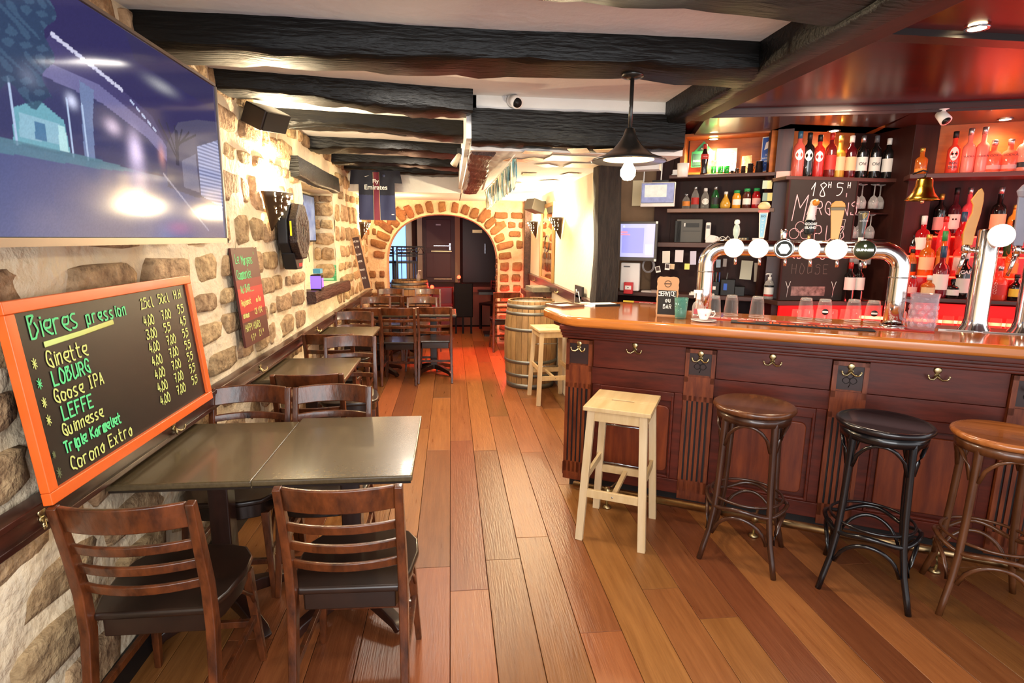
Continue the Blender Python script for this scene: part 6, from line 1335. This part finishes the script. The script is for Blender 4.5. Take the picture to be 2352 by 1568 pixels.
# ------------------------------------------------------------------ room beyond the arch
bk = struct(MB().box(-3.2, 4, 12, 12.2, 0, 3).box(-3.4, -3.2, 8.9, 12.2, 0, 3).box(2.4, 2.6, 8.9, 12, 0, 3).box(-3.4, 2.6, 8.98, 12.2, 2.35, 2.45).box(1.1, 2.6, 8.7, 8.98, 0, 2.5).box(-3.4, -1.55, 8.7, 8.98, 0, 2.5).build('wall_far_room', mat('far room', '#4a2a26', .8)))
struct(MB().box(-3.2, 2.4, 10.5, 12, .0, .7).box(-3.2, 2.4, 10.46, 10.5, .62, .72).build('far_platform_floor', mat('far wood', '#6b3a20', .5)))
struct(MB().box(-2.3, -.92, 11.94, 11.99, .7, 2.1).build('window_1', mat('blue dusk window', '#7fa8ee', .5, emit=1.3)))
CRM = mat('cream column', '#c9a87c', .7)
for i, (x0, x1, lab) in enumerate([(-.90, -.79, 'cream door post beside the blue window beyond the arch'), (-.68, -.58, 'cream post left of the dark red door beyond the arch'), (.09, .19, 'cream post right of the dark red door beyond the arch')]):
    tag(MB().box(x0, x1, 11.85, 12.0, .7, 2.3).build('door_post', CRM), lab, 'post')
dr = struct(MB().box(-.58, .09, 11.9, 11.98, .7, 2.05).build('door_1', mat('red brown door', '#4a1712', .45)))
MB().box(-.5, .0, 11.885, 11.9, .8, 1.3).box(-.5, .0, 11.885, 11.9, 1.4, 1.98).build('door_panel', mat('door panel', '#5a1f17', .45), dr, bevel=.006)
MB().box(-.03, .0, 11.86, 11.9, 1.36, 1.5).box(-.35, .0, 11.86, 11.88, 1.44, 1.455).build('door_handle', STEEL, dr); MB().box(-.3, -.2, 11.88, 11.886, 1.86, 1.885).build('door_plate', WHITE, dr)
MB().box(-.4, .02, 11.88, 11.89, 1.33, 1.345).box(-.35, .02, 11.88, 11.89, .76, .77).build('brass_strip', BRASS, dr)
d2 = struct(MB().box(.25, 1.2, 11.9, 11.98, .7, 2.05).build('door_2', mat('dark door', '#241016', .4)))
MB().box(.70, .72, 11.86, 11.9, 1.3, 1.5).box(.95, .97, 11.86, 11.9, 1.32, 1.5).build('door_handle', STEEL, d2); MB().box(.45, .65, 11.88, 11.9, 1.72, 1.78).build('brass_sign', BRASS, d2)
t = root('iron_railing', 'black wrought iron railing in front of the blue window beyond the arch', 'railing', (-1.6, 10.6, .7)); IR = mat('iron', '#2a2422')
MB().box(0, 1.12, -.012, .012, .73, .75).box(0, 1.12, -.012, .012, .60, .615).box(0, 1.12, -.01, .01, .06, .08).build('rail', IR, t)
for k in range(9): MB().box(k * .14 - .007, k * .14 + .007, -.007, .007, 0, .75).build('baluster', IR, t)
z_ = MB()
for k in range(8): z_.sweep([(k * .14, 0, .61), (k * .14 + .07, 0, .73), (k * .14 + .14, 0, .61)], .006, n=4)
z_.build('zigzag', IR, t)
def dark_chair(label, loc, rz, M, hb=.95):
    t = root('far_chair', label, 'chair', loc, rz, 'dark chairs beyond the arch')
    MB().box(-.2, .2, -.2, .2, .43, .47).build('seat', M, t); bb_ = MB().box(-.2, -.17, -.22, -.18, .47, hb).box(.17, .2, -.22, -.18, .47, hb)
    for q in range(4): bb_.box(-.17, .17, -.21, -.19, hb - .03 - q * .055, hb - q * .055)
    bb_.build('backrest', M, t)
    for sx in (-1, 1):
        for sy in (-1, 1): MB().box(sx * .18 - .018, sx * .18 + .018, sy * .18 - .018, sy * .18 + .018, 0, .43).build('leg', M, t)
DK = mat('far black', '#120d10', .4)
for i, (x, y, r_, z, lab) in enumerate([(-1.25, 10.95, 0, .7, 'dark chair behind the railing, left'), (-.85, 10.95, .2, .7, 'dark chair behind the railing, right'), (.78, 10.1, 2.5, 0, 'dark chair in the shadow right of the black stool'), (1.4, 10.1, 2, 0, 'dark chair farthest right beyond the arch')]): dark_chair(lab, (x, y, z), r_, DK, .75 if z else .85)
t = root('high_black_chair', 'tall narrow black high-backed chair standing in the arch opening', 'chair', (.21, 9.55, 0))
MB().box(-.16, .16, -.02, .02, .28, .86).build('backrest', mat('black cover', '#0e0508', .6, spec=.15), t, bevel=.015); MB().box(-.16, .16, 0, .32, .3, .46).build('seat', MATS['black cover'], t, bevel=.02)
for xx in (-.13, -.01, .13): MB().box(xx - .015, xx + .015, -.015, .015, 0, .3).build('leg', MATS['black cover'], t)
t = root('red_bench', 'red padded bench lit by red lamps beyond the arch', 'bench', (-.22, 10.0, 0)); RB = mat('red vinyl', '#6a0c12', .3)
MB().box(-.25, .25, -.2, .2, .1, .45).build('seat', RB, t, bevel=.02); MB().box(-.25, .25, .2, .28, .1, .74).build('backrest', RB, t, bevel=.02)
tag(MB().box(-.3, .3, -.25, .25, .7, .74).box(-.03, .03, -.03, .03, 0, .7).box(-.2, .2, -.2, .2, 0, .03).build('low_dark_table', DK, None, (.75, 9.45, 0)), 'dark table in the shadow at the right of the arch opening', 'table')
for i, (x, y, z, lab, pw) in enumerate([(.145, 10.3, .91, 'brighter red glowing lamp above the black chair beyond the arch', 5), (-.33, 9.95, .76, 'smaller red glowing lamp beside the far barrel', 2)]):
    t = root('red_lamp', lab, 'lamp', (x, y, z), group='red lamps beyond the arch')
    MB().lathe([(0, -.035), (.02, -.03), (.035, 0), (.02, .03), (0, .035)], 16).build('globe', mat('red globe', '#ff4a30', .4, emit=14, ecol='#ff2412'), t)
    MB().lathe([(0, -.05), (.02, -.05), (.02, -.03), (0, -.03)], 12).sweep([(0, 0, -.05), (0, .0, -.2)], .008, n=6).build('base', DK, t)
    light('red_lamp_light', 'POINT', (x, y - .08, z + .05), pw, (1, .04, .03), .05)
light('red_floor_glow', 'SPOT', (.45, 7.6, 2.1), 330, (1, .04, .04), .05, (.45, 7.35, 0), 58)
light('red_floor_glow', 'POINT', (.98, 8.3, .6), 14, (1, .06, .05), .05)
light('arch_red_glow', 'POINT', (.1, 9.2, 1.7), 3, (1, .08, .06), .1)
light('arch_warm_glow', 'POINT', (-.55, 7.7, 2.0), 7, (1, .55, .3), .05)
light('dusk_glow', 'POINT', (-1.3, 11.5, 1.6), 8, (.5, .65, 1), .2)
t = root('sanitiser', 'pump bottle of hand gel standing on the far barrel', 'soap bottle', (-.55, 9.7, .88))
MB().lathe([(0, 0), (.035, 0), (.035, .1), (.015, .12), (.012, .15), (0, .15)], 14).build('body', thin('gel2', '#d8d2c8', .6), t); MB().sweep([(0, 0, .15), (0, 0, .18), (.05, 0, .18)], .01, n=6).build('pump', WHITE, t)
bpy.data.objects.remove(bpy.data.objects['headphones'])
